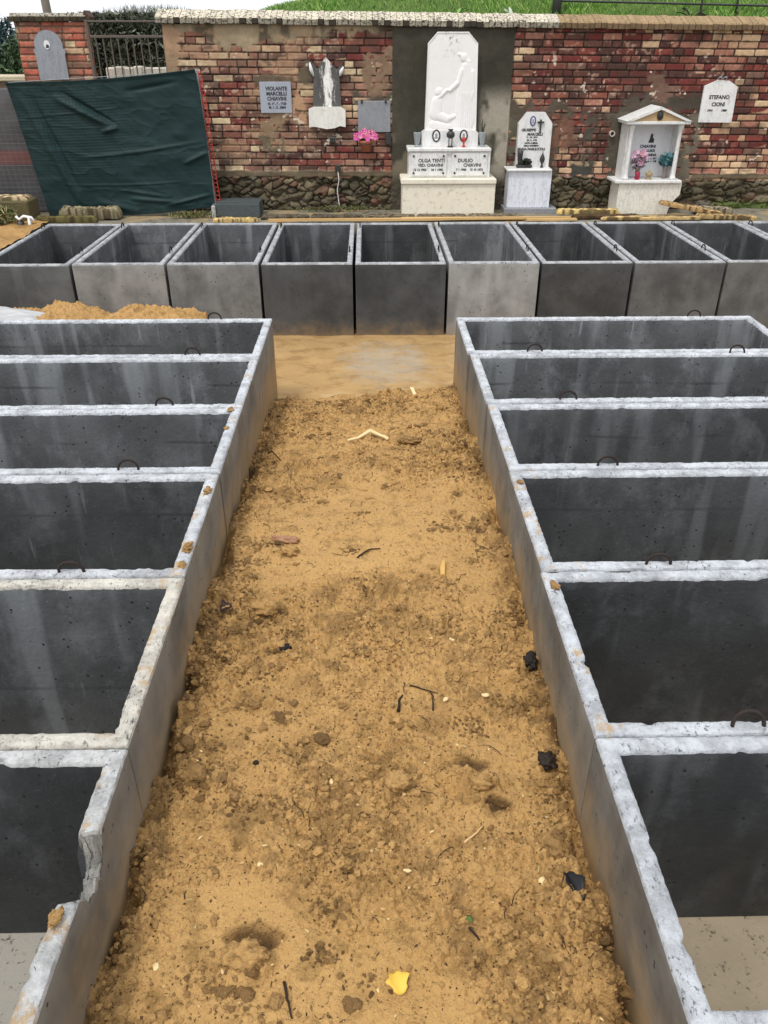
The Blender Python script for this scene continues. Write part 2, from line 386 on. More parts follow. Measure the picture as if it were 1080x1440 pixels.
def soil_h(X, Y):
    z = soil_base(X, Y); rm = rough_mask(X, Y)
    z = z+(fbm(X*1.8, Y*1.8, 2, 3)-.5)*.05
    z = z+(fbm(X*5, Y*9, 77, 3)-.5)*.02                       # excavator ridges across the aisle
    a = fbm(X*13, Y*13, 5, 4); r = 1-np.abs(2*a-1)
    z = z+rm*(.045*(a-.45)+.020*(r-.6))+(fbm(X*30, Y*34, 88, 3)-.5)*.016*(.4+.6*rm)
    d1, d2, cid = voro(X*17+3*fbm(X*8, Y*8, 3, 2), Y*17+3*fbm(X*8+9, Y*8, 4, 2), 21)
    lump = np.clip(1-d1/(.30+.25*cid), 0, 1)**.6*(cid > .35)
    z = z+(.15+.85*rm)*lump*.034*cid
    d1, d2, cid = voro(X*48, Y*48, 51)
    z = z+(.28+.9*rm)*np.clip(1-d1/(.3+.25*cid), 0, 1)**.6*(cid > .35)*.019*cid
    d1, d2, cid = voro(X*110, Y*110, 53); z = z+(.3+.8*rm)*np.clip(1-d1/(.3+.25*cid), 0, 1)**.7*(cid > .4)*.0085*cid
    z = z+(fbm(X*70, Y*70, 9, 3)-.5)*(.006+.008*rm)
    for (cx, cy, rr, hh) in CLODS:
        wx = (fbm(X*22, Y*22, 41, 3)-.5)*1.1
        d = np.hypot((X-cx)*.85, Y-cy)/rr+wx; z = z+hh*.8*np.clip(1-d**3, 0, 1)**.5*(d < 1)*(.75+.5*fbm(X*45, Y*45, 6, 3))
    for (cx, cy, rr, hh) in HOLES:
        d = np.hypot((X-cx)/rr*.8, (Y-cy)/rr*1.5)+(fbm(X*25, Y*25, 14, 3)-.5)*1.0; z = z-hh*sst(1.1, .5, d)
    yb = 5.22+.06*(X)+(fbm(X*9, Y*0, 15, 4)-.5)*.14           # where the soil meets the puddle
    gp = sst(.47, .62, fbm(X*3, Y*3.2, 19, 3)); er = sst(.53, .60, X+(fbm(X*12, Y*12, 26, 3)-.5)*.10)*gp; el = sst(-.60, -.65, X+(fbm(X*12, Y*12, 27, 3)-.5)*.10)*gp
    z = z-.07*(er+el)*(Y < 4.9); z = np.where(Y > yb, z-(Y-yb)*1.4, z)
    return z, rm
def soil():
    ys = [-.7]
    while ys[-1] < 5.42:
        y = ys[-1]; ys.append(y+max(.0034, .0034*(1+max(0, y-1.0)*.42)))
    ys = np.array(ys); xs = np.linspace(-.668, .612, 370)
    X, Y = np.meshgrid(xs, ys, indexing='ij')
    Z, rm = soil_h(X, Y)
    # dark damp soil where turned over, darker along both walls
    dk = sst(.50, .70, fbm(X*14, Y*14, 61, 4))*rm*.55+.5*sst(.50, .62, np.abs(X+.02))*sst(.4, .6, fbm(X*6, Y*6, 63, 3))
    for (cx, cy, rr, hh) in HOLES: dk = np.maximum(dk, .9*sst(1.2, .5, np.hypot((X-cx)/rr*.8, (Y-cy)/rr*1.5)))  # shade inside the hollows, put into the soil colour
    c = 1-np.clip(dk, 0, 1); col = np.repeat(c.reshape(-1, 1), 3, 1)
    tag(mesh('soil', np.stack([X, Y, Z], -1).reshape(-1, 3), gridf(len(xs), len(ys)), M_SOIL, smooth=True, col=col), kind='structure')
soil()
def sz(x, y):
    z, _ = soil_h(np.array([float(x)]), np.array([float(y)])); return float(z[0])
ICO_V = None
def ico():
    global ICO_V
    p = (1+5**.5)/2
    V = np.array([(-1, p, 0), (1, p, 0), (-1, -p, 0), (1, -p, 0), (0, -1, p), (0, 1, p), (0, -1, -p), (0, 1, -p), (p, 0, -1), (p, 0, 1), (-p, 0, -1), (-p, 0, 1)], float)
    V /= np.linalg.norm(V[0])
    F = np.array([(0, 11, 5), (0, 5, 1), (0, 1, 7), (0, 7, 10), (0, 10, 11), (1, 5, 9), (5, 11, 4), (11, 10, 2), (10, 7, 6), (7, 1, 8), (3, 9, 4), (3, 4, 2), (3, 2, 6), (3, 6, 8), (3, 8, 9), (4, 9, 5), (2, 4, 11), (6, 2, 10), (8, 6, 7), (9, 8, 1)])
    return V, F
IV, IF = ico()
def ico2():
    import bmesh
    bm = bmesh.new(); bmesh.ops.create_icosphere(bm, subdivisions=2, radius=1)
    V = np.array([v.co[:] for v in bm.verts]); F = np.array([[v.index for v in f.verts] for f in bm.faces]); bm.free(); return V, F
IV2, IF2 = ico2()
def crumbs(name, X, Y, Z, R, COL, m, flat=.7, stretch=None, fine=False, smooth=False):
    IV, IF = (IV2, IF2) if fine else (ico()[0], ico()[1]); k = len(IV)
    n = len(X); V = np.tile(IV, (n, 1, 1))*(1+RS.uniform(-.32, .32, (n, k, 1)))
    V += RS.uniform(-.25, .25, (n, 1, 3))*V*1.2
    V *= R[:, None, None]
    if stretch is not None: V[:, :, 0] *= stretch[:, None]
    V[:, :, 2] *= flat
    a = RS.uniform(0, 6.28, n); ca, sa = np.cos(a)[:, None], np.sin(a)[:, None]
    x = V[:, :, 0]*ca-V[:, :, 1]*sa; y = V[:, :, 0]*sa+V[:, :, 1]*ca
    V = np.stack([x+X[:, None], y+Y[:, None], V[:, :, 2]+Z[:, None]], -1).reshape(-1, 3)
    F = (IF[None]+(np.arange(n)*k)[:, None, None]).reshape(-1, 3)
    return mesh(name, V, F, m, col=np.repeat(COL, k, 0), smooth=smooth)
def scatter():
    # soil crumbs
    n = 70000; X = RS.uniform(-.66, .605, n); Y = .6+4.7*RS.uniform(0, 1, n)**1.15
    rm = rough_mask(X, Y)*(.35+.65*sst(.42, .58, fbm(X*6, Y*6, 83, 3))); keep = RS.uniform(0, 1, n) < (.13+.87*rm); X, Y, rm = X[keep], Y[keep], rm[keep]; n = len(X)
    R = .0016+.0030*RS.pareto(2.8, n); R = np.clip(R*(.65+.8*rm), .0014, .014)
    Z, _ = soil_h(X, Y); big = R > .0042; COL = np.repeat(np.clip(np.where(big[:, None], RS.uniform(.45, 1.1, (n, 1)), RS.uniform(-.1, 1.0, (n, 1))), 0, 1), 3, 1)
    tag(crumbs('soil_crumbs', X[~big], Y[~big], (Z+R*.2)[~big], R[~big], COL[~big], M_SOIL, .75), kind='stuff')
    tag(crumbs('soil_crumbs', X[big], Y[big], (Z+R*.05)[big], R[big], COL[big], M_SOIL, .72, fine=True), kind='stuff')
    # clusters of turned-over darker clods
    cx, cy, cr, cc = [], [], [], []
    for k in range(150):
        e = random.random(); x0 = random.uniform(-.55, .50) if e < .55 else (random.uniform(.44, .59) if e < .8 else random.uniform(-.64, -.50)); y0 = .75+4.4*random.random()**1.1
        m = int(random.uniform(14, 60)); sg = random.uniform(.012, .045); dk = random.uniform(0, .5)
        cx += list(RS.normal(x0, sg*1.5, m)); cy += list(RS.normal(y0, sg, m)); cr += list(np.clip(.0032+.0022*RS.pareto(2.4, m), .003, .017)); cc += list(RS.uniform(dk*.4, dk+.45, m))
    cx, cy, cr, cc = map(np.array, (cx, cy, cr, cc)); ok = (cx > -.645) & (cx < .59) & (cy < 5.15); cx, cy, cr, cc = cx[ok], cy[ok], cr[ok], cc[ok]
    Z, _ = soil_h(cx, cy); tag(crumbs('dark_soil_crumbs', cx, cy, Z+cr*.15, cr, np.repeat(np.clip(cc, 0, 1)[:, None], 3, 1), M_SOIL, .7, RS.uniform(1, 1.6, len(cx)), fine=True), kind='stuff')
    mb = MB()
    for k in range(80):
        x0, y0 = random.uniform(-.6, .54), .75+4.2*random.random()**1.3; a = random.uniform(0, 6.28); P = []
        for q in range(6):
            P.append((x0, y0, sz(x0, y0)+.002+.006*math.sin(q*.6))); a += random.uniform(-.7, .7); x0 += .009*math.cos(a)*(1+k % 3*.5); y0 += .009*math.sin(a)*(1+k % 3*.5)
        mb.tube(P, [.0009, .0013, .0013, .0011, .0008, .0005], 5, lin((58, 38, 24))*random.uniform(.5, 1.6))
    tag(mb.build('fine_roots', M_SMALL, col=True, smooth=True), kind='stuff')
    # dark slivers and roots
    n = 2600; X = RS.uniform(-.65, .60, n); Y = .6+4.6*RS.uniform(0, 1, n)**1.4; Z, _ = soil_h(X, Y)
    R = RS.uniform(.0008, .0019, n); st = RS.uniform(1.2, 5, n)
    COL = lin((62, 42, 26))*RS.uniform(.5, 1.4, (n, 1))
    tag(crumbs('root_fragments', X, Y, Z+R*.7, R, COL, M_SMALL, .8, st), kind='stuff')
    n = 420; X = RS.uniform(-.63, .58, n); Y = .6+4.4*RS.uniform(0, 1, n)**1.4; Z, _ = soil_h(X, Y)
    R = RS.uniform(.0016, .0042, n); st = RS.uniform(1, 2.6, n)
    COL = lin((205, 178, 125))*RS.uniform(.6, 1.1, (n, 1))
    tag(crumbs('pale_chips', X, Y, Z+R*.5, R, COL, M_SMALL, .5, st), kind='stuff')
scatter()
def blob(name, label, cat, c, rx, ry, rz, col, m=None, rough=.25, seed=0, zoff=None, tilt=0, group=None, rot=0, sub=3):
    import bmesh
    bm = bmesh.new(); bmesh.ops.create_icosphere(bm, subdivisions=sub, radius=1)
    V = np.array([v.co[:] for v in bm.verts]); F = [[v.index for v in f.verts] for f in bm.faces]; bm.free()
    n = fbm(V[:, 0]*2.2+seed*7+V[:, 2], V[:, 1]*2.2+V[:, 2]*1.7, seed, 4)-.5
    n2 = fbm(V[:, 0]*7+seed*3+V[:, 2]*3, V[:, 1]*7-V[:, 2]*3, seed+3, 3)-.5
    V = V*(1+rough*2*n+rough*.8*n2)[:, None]*np.array([rx, ry, rz])
    ca, sa = math.cos(rot), math.sin(rot); V[:, :2] = V[:, :2]@np.array([[ca, sa], [-sa, ca]])
    if tilt: V[:, 2] += V[:, 0]*tilt
    if m is M_SOIL: cc = np.repeat(np.clip(np.asarray(col)[0]*(.75+.6*(n2[:, None]+.5)), 0, 1), 3, 1)
    else: cc = np.asarray(col)*(.8+.6*(n2[:, None]+.5))
    V = V-np.array([0, 0, 0.])
    z = zoff if zoff is not None else sz(c[0], c[1])+rz*.35
    o = mesh(name, V, F, m or M_SMALL, col=cc, smooth=True, loc=(c[0], c[1], z))
    return tag(o, label, cat, group)
soilc = lin((172, 128, 70)); soild = lin((120, 85, 45))
blob('soil_clod', 'big rounded sandy clod sitting in a dark hollow near the front of the aisle', 'clod', (-.311, 1.092), .050, .030, .030, (.85,)*3, m=M_SOIL, rough=.55, sub=4, seed=3)
blob('soil_clod', 'pale knobbly clod in the lower right of the aisle beside a dark scrap', 'clod', (.318, 1.60), .036, .024, .022, (.85,)*3, m=M_SOIL, rough=.55, sub=4, seed=5)
blob('soil_clod', 'large crumbly clod left of centre beside the dark curled leaf', 'clod', (-.405, 2.44), .055, .04, .030, (.85,)*3, m=M_SOIL, rough=.55, sub=4, seed=8)
blob('soil_clod', 'dark flat clod right of the pale forked bone', 'clod', (.22, 4.12), .065, .04, .022, (.45,)*3, m=M_SOIL, rough=.55, sub=4, seed=9)
blob('soil_clod', 'dark lumpy clod against the foot of the left vaults near the front', 'clod', (-.528, 1.622), .036, .03, .024, (.45,)*3, m=M_SOIL, rough=.55, sub=4, seed=12)
blob('soil_clod', 'sandy clod lying just behind the brown wood chunk', 'clod', (-.35, 2.86), .035, .03, .022, (.85,)*3, m=M_SOIL, rough=.55, sub=4, seed=14)
blob('soil_clod', 'clod right of centre with a curled root in front of it', 'clod', (.075, 1.60), .034, .03, .022, (.85,)*3, m=M_SOIL, rough=.55, sub=4, seed=18)
blob('dark_scrap', 'black rotten scrap pressed against the right vault wall in the lower aisle', 'scrap', (.532, 1.69), .032, .03, .02, lin((38, 28, 20)), rough=.6, sub=4, seed=21)
blob('dark_scrap', 'black wet lump at the right wall beside the middle vault seam', 'scrap', (.560, 2.14), .024, .035, .022, lin((30, 24, 20)), rough=.6, sub=4, seed=22)
blob('dark_scrap', 'small black wet scrap right below the curled dark leaf', 'scrap', (-.312, 2.245), .022, .014, .008, lin((30, 24, 24)), rough=.9, sub=4, seed=23)
blob('dark_scrap', 'tiny black crumb alone in the left lower half of the aisle', 'scrap', (-.355, 1.685), .009, .009, .007, lin((30, 22, 16)), rough=.4, seed=24)
blob('wood_chunk', 'weathered pinkish brown wood chunk lying on the left of the aisle', 'wood', (-.385, 2.965), .075, .022, .018, lin((150, 112, 84)), rough=.5, sub=4, seed=30, rot=-.12)
for i, (x, y, rx, ry, lab) in enumerate([(.38, 1.975, .017, .010, 'pale chip lying to the right of the dark twigs in the aisle'), (.242, 1.945, .014, .009, 'pale chip just right of the upright dark twigs'),
        (-.126, 1.63, .014, .008, 'white shell shaped chip in the middle of the lower aisle'), (.44, 1.29, .010, .013, 'white chip near the black plastic scrap'),
        (.084, 1.324, .016, .007, 'flat pale chip in the centre of the near aisle'), (-.303, 1.342, .008, .010, 'small pale chip left of centre in the near aisle'),
        (-.518, 1.075, .012, .009, 'pair of white crumbs at the lower left of the aisle'), (.30, 2.31, .022, .008, 'pale splinter with brown end right of centre')]):
    blob('pale_chip', lab, 'chip', (x, y), rx*.85, ry*.85, .004, lin((205, 180, 132)), seed=40+i, rough=.3, rot=i*.8, group='pale chips lying on the soil')
def twig(name, label, cat, pts, r, col, group=None):
    mb = MB(); P = []
    for (x, y, dz) in pts: P.append((x, y, sz(x, y)+dz))
    Q = []
    for i in range(len(P)-1):
        for k in range(4):
            t = k/4; Q.append(tuple(P[i][j]*(1-t)+P[i+1][j]*t+random.uniform(-1, 1)*r*.25 for j in range(3)))
    Q.append(P[-1]); n = len(Q); c = Q[0]
    mb.tube([tuple(q[j]-c[j] for j in range(3)) for q in Q], [r*(1-.45*i/(n-1)) for i in range(n)], 7, col)
    o = mb.build(name, M_SMALL, smooth=True, col=True); o.location = c
    return tag(o, label, cat, group)
bone = lin((222, 200, 150))
mbf = MB(); c0 = (.006, 4.25)
def _p(x, y, d): return (x-c0[0], y-c0[1], sz(x, y)+d-sz(*c0))
mbf.tube([_p(-.13, 4.12, .010), _p(-.07, 4.18, .018), _p(0, 4.25, .030), _p(.02, 4.27, .028)], [.006, .009, .013, .009], 8, bone)
mbf.tube([_p(.0, 4.25, .030), _p(.05, 4.20, .026), _p(.09, 4.155, .016), _p(.105, 4.14, .012)], [.013, .010, .009, .012], 8, bone)
o = mbf.build('forked_bone', M_SMALL, smooth=True, col=True); o.location = (c0[0], c0[1], sz(*c0)); tag(o, 'pale forked bone shaped piece lying on the far part of the soil', 'bone')
mbs = MB(); mbs.box(-.012, .012, -.055, .055, 0, .008, bone, .002)
o = mbs.build('wood_splinter', M_SMALL, col=True); o.location = (.30, 5.10, sz(.30, 5.10)+.012); o.rotation_euler = (.12, 0, .18); tag(o, 'pale flat splinter at the far soil edge beside the puddle', 'splinter')
mbs = MB(); mbs.tube([(0, -.05, 0), (.004, 0, .004), (.012, .05, .002)], [.010, .012, .008], 6, lin((205, 165, 95)))
o = mbs.build('wood_splinter', M_SMALL, col=True); o.location = (.295, 2.73, sz(.295, 2.73)+.008); tag(o, 'yellowish stick fragment right of centre in the middle of the aisle', 'splinter')
dkc = lin((45, 30, 20))
twig('twig', 'dark upright twig stump with a shadowed hollow in mid aisle', 'twig', [(.085, 1.93, .0), (.088, 1.95, .03), (.10, 1.96, .045)], .006, dkc, 'dark twigs on the soil')
twig('twig', 'thin dark stem standing right of the twig stump', 'twig', [(.20, 1.93, .002), (.203, 1.98, .012), (.195, 2.02, .004)], .003, dkc, 'dark twigs on the soil')
twig('twig', 'dark twig slanting behind the twig stump', 'twig', [(.13, 2.06, .004), (.18, 2.02, .006), (.22, 1.99, .004)], .003, dkc, 'dark twigs on the soil')
twig('twig', 'forked dark twig left of the yellow leaf', 'twig', [(-.215, 1.05, .004), (-.205, 1.01, .008), (-.19, .965, .004)], .004, dkc, 'dark twigs on the soil')
twig('twig', 'curved dark root behind the wood chunk on the left', 'twig', [(-.60, 4.0, .004), (-.54, 3.93, .012), (-.49, 3.90, .004)], .005, dkc, 'dark twigs on the soil')
twig('twig', 'dark thin root lying right of the wood chunk', 'twig', [(-.06, 2.82, .003), (-.01, 2.88, .006), (.04, 2.90, .003)], .004, dkc, 'dark twigs on the soil')
twig('twig', 'long pale root in the lower right next to the white chip', 'twig', [(.25, 1.42, .003), (.29, 1.455, .006), (.31, 1.48, .003)], .0035, lin((205, 170, 120)), 'dark twigs on the soil')
twig('twig', 'short dark twig with a green tip at the lower right', 'twig', [(.235, 1.17, .002), (.25, 1.15, .008), (.255, 1.13, .003)], .004, dkc, 'dark twigs on the soil')
def leaf(name, label, c, L, W, col, rot, curl=.4, m=None):
    n = 9; V = []; F = []
    for i in range(n):
        t = i/(n-1); wd = W*math.sin(math.pi*(t*.9+.05))**.7*(1+.22*math.sin(13*t+1))
        for k in (-1, -.5, 0, .5, 1): V.append((k*wd, (t-.5)*L, curl*abs(k)*wd*.6+.12*L*math.sin(3*t)+.003))
    F = [(i*5+k, i*5+k+1, (i+1)*5+k+1, (i+1)*5+k) for i in range(n-1) for k in range(4)]
    cc = np.tile(np.asarray(col), (len(V), 1)); z = sz(*c)
    o = mesh(name, V, F, m or M_LEAF, col=cc, smooth=True, loc=(c[0], c[1], z+.004)); o.rotation_euler.z = rot
    md = o.modifiers.new('thickness', 'SOLIDIFY'); md.thickness = .0012
    return tag(o, label, 'leaf')
leaf('fallen_leaf', 'bright yellow leaf at the front of the sandy aisle', (.052, 1.037), .054, .025, lin((214, 176, 72)), .35, 1.0)
leaf('fallen_leaf', 'dark brown curled leaf lying left of the large clod', (-.554, 2.43), .05, .028, lin((48, 28, 24)), -.9, 1.2)
leaf('fallen_leaf', 'small green leaf at the lower right of the aisle', (.238, 1.20), .022, .009, lin((75, 100, 45)), .8)
leaf('plastic_scrap', 'black folded plastic scrap beside the right wall near the front', (.514, 1.255), .085, .022, lin((26, 26, 30)), .25, 1.4)

# ------------------------------------------------------------------ concrete vaults
def vault(label, group, x0, x1, y0, y1, top, kin, kout, warm=0, cream=0, muddy=0, seed=0, long_x=True, notch=False, loops=(), base=-.138, mud_top=.45, th=.051):
    cx, cy = (x0+x1)/2, (y0+y1)/2; Lx, Ly = (x1-x0), (y1-y0); H = top-base
    root = empty('concrete_vault', (cx, cy, base), label, 'burial vault', group)
    nx, ny = int(Lx/.012), int(Ly/.012)
    P = []
    for i in range(nx): P.append((-1+2*i/nx, -1))
    for i in range(ny): P.append((1, -1+2*i/ny))
    for i in range(nx): P.append((1-2*i/nx, 1))
    for i in range(ny): P.append((-1, 1-2*i/ny))
    P = np.array(P); N = len(P)
    rings = [(0, 0), (0, H*.35), (0, H*.7), (0, H-.05), (0, H-.014), (.003, H-.004), (.012, H), (th*.35, H), (th*.65, H), (th-.010, H), (th-.002, H-.006), (th, H-.016), (th, H-.05), (th, H*.7), (th, H*.35), (th, 0)]
    V = []
    for r, (off, z) in enumerate(rings):
        x = P[:, 0]*(Lx/2-off); y = P[:, 1]*(Ly/2-off)
        wx, wy = x*1.0+seed*5.3, y*1.0+seed*2.7
        n1 = fbm(wx*30+r*.35, wy*30, 3, 4)-.5; n2 = fbm(wx*9+r*.2, wy*9, 8, 3)-.5
        zz = np.full(N, float(z)); o = np.zeros(N)
        if 5 <= r <= 11: zz = zz+n1*.0045+n2*.002+(fbm(wx*80+r*2.3, wy*80, 23, 2)-.5)*.004
        if r in (5, 6): o = n1*.003+np.clip(n2-.20, 0, 1)*.08
        if r in (9, 10, 11): o = -((fbm(wx*70+r*.3, wy*70, 13, 3)-.5)*.005+n1*.0025)-np.clip(fbm(wx*17, wy*17, 29, 3)-.68, 0, 1)*.09
        if not long_x: o = o*.45; zz = z+(zz-z)*.6
        if r in (4, 12): o = n1*.002
        ox = np.where(np.abs(P[:, 0]) > .999, o, 0); oy = np.where(np.abs(P[:, 1]) > .999, o, 0)
        x = x-np.sign(P[:, 0])*ox; y = y-np.sign(P[:, 1])*oy
        if notch:
            side = (P[:, 0] > .999)
            wyv = cy+y+(fbm(y*22, y*0+r*.5, 12, 3)-.5)*.035+(off/th)*.022
            d = np.interp(wyv, [.93, 1.02, 1.085, 1.10, 1.112, 1.19, 1.228, 1.240], [0, .006, .012, .03, .105, .095, .075, 0])
            d = d*(1+(fbm(y*45, y*0+r*1.3, 6, 4)-.5)*.9)
            if r == 3: zz = np.where(side, zz-np.clip(d-.045, 0, 1), zz)
            elif 4 <= r <= 11:
                zz = np.where(side, zz-d-(off/th)*.020*(d > .03)+np.where(d > .03, (fbm(y*70, y*0+r*1.7, 9, 3)-.5)*.034, 0), zz)
                x = np.where(side & (r >= 9), x+np.clip(d, 0, .02)*.6, x)
            elif r == 12: zz = np.where(side, zz-np.clip(d*1.3-.02, 0, 1), zz)
        V.append(np.stack([x, y, zz], -1))
    V = np.vstack(V); R = len(rings)
    i = np.arange(N); j = (i+1) % N; F = []; mi = []
    for r in range(R-1):
        F.append(np.stack([r*N+i, r*N+j, (r+1)*N+j, (r+1)*N+i], 1)); mi += [1 if 4 <= r <= 10 else (2 if r < 4 else 0)]*N
    F.append(np.stack([(R-1)*N+i, (R-1)*N+j, j, i], 1)); mi += [0]*N
    F = np.vstack(F); mi = np.array(mi)
    if notch:
        mid = V[F].mean(1); mi[(mid[:, 0] > Lx/2-th-.03) & (mid[:, 1]+cy > 1.095) & (mid[:, 1]+cy < 1.243) & (mi == 1)] = 3
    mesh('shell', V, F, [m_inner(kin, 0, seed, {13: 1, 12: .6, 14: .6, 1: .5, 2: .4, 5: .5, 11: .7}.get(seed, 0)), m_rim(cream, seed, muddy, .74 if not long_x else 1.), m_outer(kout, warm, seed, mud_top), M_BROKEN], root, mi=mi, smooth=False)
    sh = root.children[0]; smoothshade(sh, 50)
    for (lx, ly, ax, tilt) in loops:              # world position of the loop's middle, axis along x or y
        mb = MB(); w_ = .044; pts = []
        for k in range(13):
            a = math.pi*k/12; u = -math.cos(a)*w_; h = math.sin(a)**.75*.050-.006
            pts.append((u, h*tilt, h) if ax == 'x' else (h*tilt, u, h))
        pts = [(p[0]+lx, p[1]+ly, p[2]+top-.002) for p in pts]
        mb.tube(pts, .0056, 8); o = mb.build('lifting_loop', M_RUST, root, smooth=True)
    return root
yl = [5.285, 4.523, 3.760, 3.046, 2.275, 1.502, .750]
yr = [5.270, 4.542, 3.794, 3.055, 2.290, 1.513, .760]
GL = 'open concrete vaults left of the sandy aisle'; GR = 'open concrete vaults right of the sandy aisle'
labL = ['vault farthest up the left side of the aisle, next to the muddy puddle', 'left-hand vault second from the puddle, with clean pale rims', 'left-hand vault third from the puddle, small mud spots on its rim',
        'left-hand vault fourth from the puddle, two mud lumps on its end rim', 'left-hand vault with cream coloured rim, just behind the broken one', 'nearest left vault with a broken, chipped end rim']
labR = ['vault farthest up the right side of the aisle, its far end visible', 'right-hand vault second from the puddle, dark wet band inside', 'right-hand vault third from the puddle, with pale wide drip stains inside',
        'right-hand vault fourth from the puddle, muddy patches on its end rim', 'right-hand vault fifth from the puddle, just behind the nearest one', 'nearest right vault with speckled white rim and tan floor showing']
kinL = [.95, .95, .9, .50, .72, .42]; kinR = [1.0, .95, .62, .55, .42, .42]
for i in range(6):
    g = [.010, .004, .016, .010, .005, .006][i]; dx = RS.uniform(-.004, .004)
    lp = [(-1.05, yl[i+1]+.03, 'x', [.1, -.1, .2, -.1, .5, 0][i])] if i < 5 else []
    if i == 0: lp.append((-1.035, 5.262, 'x', 0))
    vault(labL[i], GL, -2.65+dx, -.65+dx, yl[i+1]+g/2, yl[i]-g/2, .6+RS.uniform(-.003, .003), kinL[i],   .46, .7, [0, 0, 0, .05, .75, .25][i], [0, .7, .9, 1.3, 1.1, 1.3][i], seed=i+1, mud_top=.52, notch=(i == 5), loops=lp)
    g = [.012, .006, .018, .012, .006, .006][i]; dx = [-.008, .004, .01, .006, 0, 0][i]
    lp = [([.993, 1.03, 1.042, 1.022, 1.021][i], yr[i+1]+.028, 'x', [0, .2, .1, .0, .3][i])] if i < 5 else []
    if i < 2: lp.append((2.195, yr[i]-.026, 'x', [0, .3][i]))
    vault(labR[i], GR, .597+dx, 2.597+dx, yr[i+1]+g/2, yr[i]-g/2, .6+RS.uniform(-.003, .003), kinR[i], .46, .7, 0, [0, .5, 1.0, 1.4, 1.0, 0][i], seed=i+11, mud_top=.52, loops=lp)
# mud lumps stuck on the rims
k = 0
for (x, y, r, lab) in [(-.70, 3.72, .018, 'orange mud lump on the left rim at the third vault corner'), (-.69, 3.50, .014, 'small mud lump on the left rim beside the third vault'),
                       (-.675, 2.88, .022, 'mud lump on the far end of the fourth left vault rim'), (-.675, 2.45, .022, 'mud lump on the near end of the fourth left vault rim'), (-.672, 2.34, .014, 'small crumb of mud beside the cream rimmed vault corner'),
                       (.625, 2.19, .018, 'mud lump on the right rim of the fifth right vault'), (.63, 2.93, .014, 'mud crumb on the end rim of the fourth right vault'), (-.675, 1.02, .016, 'mud lump by the break in the nearest left rim')]:
    for q in range(1):
        blob('mud_lump', lab, 'mud lump', (x, y), r*.8, r*1.4, r*.38, (.6,)*3, m=M_SOIL, seed=60+k, rough=.7, sub=4, zoff=.602+r*.12, group='mud lumps on the vault rims'); k += 1
pitch = .782; faces = [.55, 1.15, .92, .31, .30, 1.35, .30, .52, .60, .58]; wrm = [.3, .8, .5, 0, 0, .5, .1, .3, .35, .3]; kb = [.8, 1.0, 1.0, .62, .45, 1.15, .5, .62, .62, .7]
labB = ['leftmost vault of the back row, cut by the picture edge', 'second vault from left in the back row, soil heaped against its light face', 'third vault from left in the back row, paler than the dark one beside it',
        'dark fronted back row vault, left of the two dark ones behind the puddle', 'dark fronted back row vault, right of the two dark ones behind the puddle', 'palest grey vault of the back row, behind the far right-hand aisle vault',
        'darkest vault right of the pale one in the back row', 'back row vault with pitted mid grey face, third from right', 'back row vault with small pits, second from the right edge', 'back row vault mostly cut off by the right picture edge']
for i in range(10):
    xa = -3.237+pitch*i; wd = .757; yy = 6.732+RS.uniform(-.006, .006)
    lp = [(xa+wd-.03, 7.17, 'y', 0), (xa+.03, 8.235, 'y', 0)]
    vault(labB[i], 'row of vaults below the brick wall', xa, xa+wd, yy, yy+1.725, .618+RS.uniform(-.003, .003), kb[i], faces[i]*.62, wrm[i]*.5, .1, 0, seed=i+21, long_x=False, loops=lp, mud_top=.16, th=.046)

# heap of soil and plastic sheet behind the far left vault
def heap():
    nx, ny = 420, 220; X, Y = np.meshgrid(np.linspace(-3.38, -1.25, nx), np.linspace(5.45, 6.70, ny), indexing='ij')
    top = np.interp(X[:, 0], [-3.4, -3.0, -2.75, -2.5, -2.3, -2.15, -1.95, -1.75, -1.5, -1.36, -1.28], [.31, .31, .34, .39, .35, .30, .35, .35, .32, .28, .05])[:, None]
    Z = top*(1-sst(.32, .68, np.abs(Y-6.25)))+(fbm(X*7, Y*7, 91, 4)-.5)*.09
    d1, d2, cid = voro(X*14, Y*14, 33); Z = Z+np.clip(1-d1/.5, 0, 1)**.5*.030*cid; d1, d2, cid = voro(X*38, Y*38, 35); Z = Z+np.clip(1-d1/.5, 0, 1)**.5*.014*cid+(fbm(X*40, Y*40, 3, 3)-.5)*.018
    Z = Z-.05
    c = np.ones((nx*ny, 3))*(.75+.25*fbm(X*9, Y*9, 2, 3)).reshape(-1, 1)
    tag(mesh('soil_heap', np.stack([X, Y, Z], -1).reshape(-1, 3), gridf(nx, ny), M_SOIL, smooth=True, col=c), 'heap of orange crumbly soil behind the far left vault', 'soil heap')
    nx, ny = 60, 40; X, Y = np.meshgrid(np.linspace(-3.38, -2.42, nx), np.linspace(5.75, 6.45, ny), indexing='ij')
    t = (X+3.38)/.96; Z = .335+.045*np.sin(t*3)+(fbm(X*6, Y*5, 44, 3)-.5)*.05-.03*t+np.where(t > .8, -(t-.8)*.1, 0)
    Z2 = Z+.0; Y = Y-.25*t*(Y-5.75)
    o = mesh('plastic_sheet', np.stack([X, Y, Z2+.01], -1).reshape(-1, 3), gridf(nx, ny), plain('grey_white_plastic', (.50, .50, .50), .35, .3, 6), smooth=True)
    md = o.modifiers.new('thickness', 'SOLIDIFY'); md.thickness = .002
    tag(o, 'crumpled whitish plastic sheet lying on the soil heap', 'sheet')
heap()

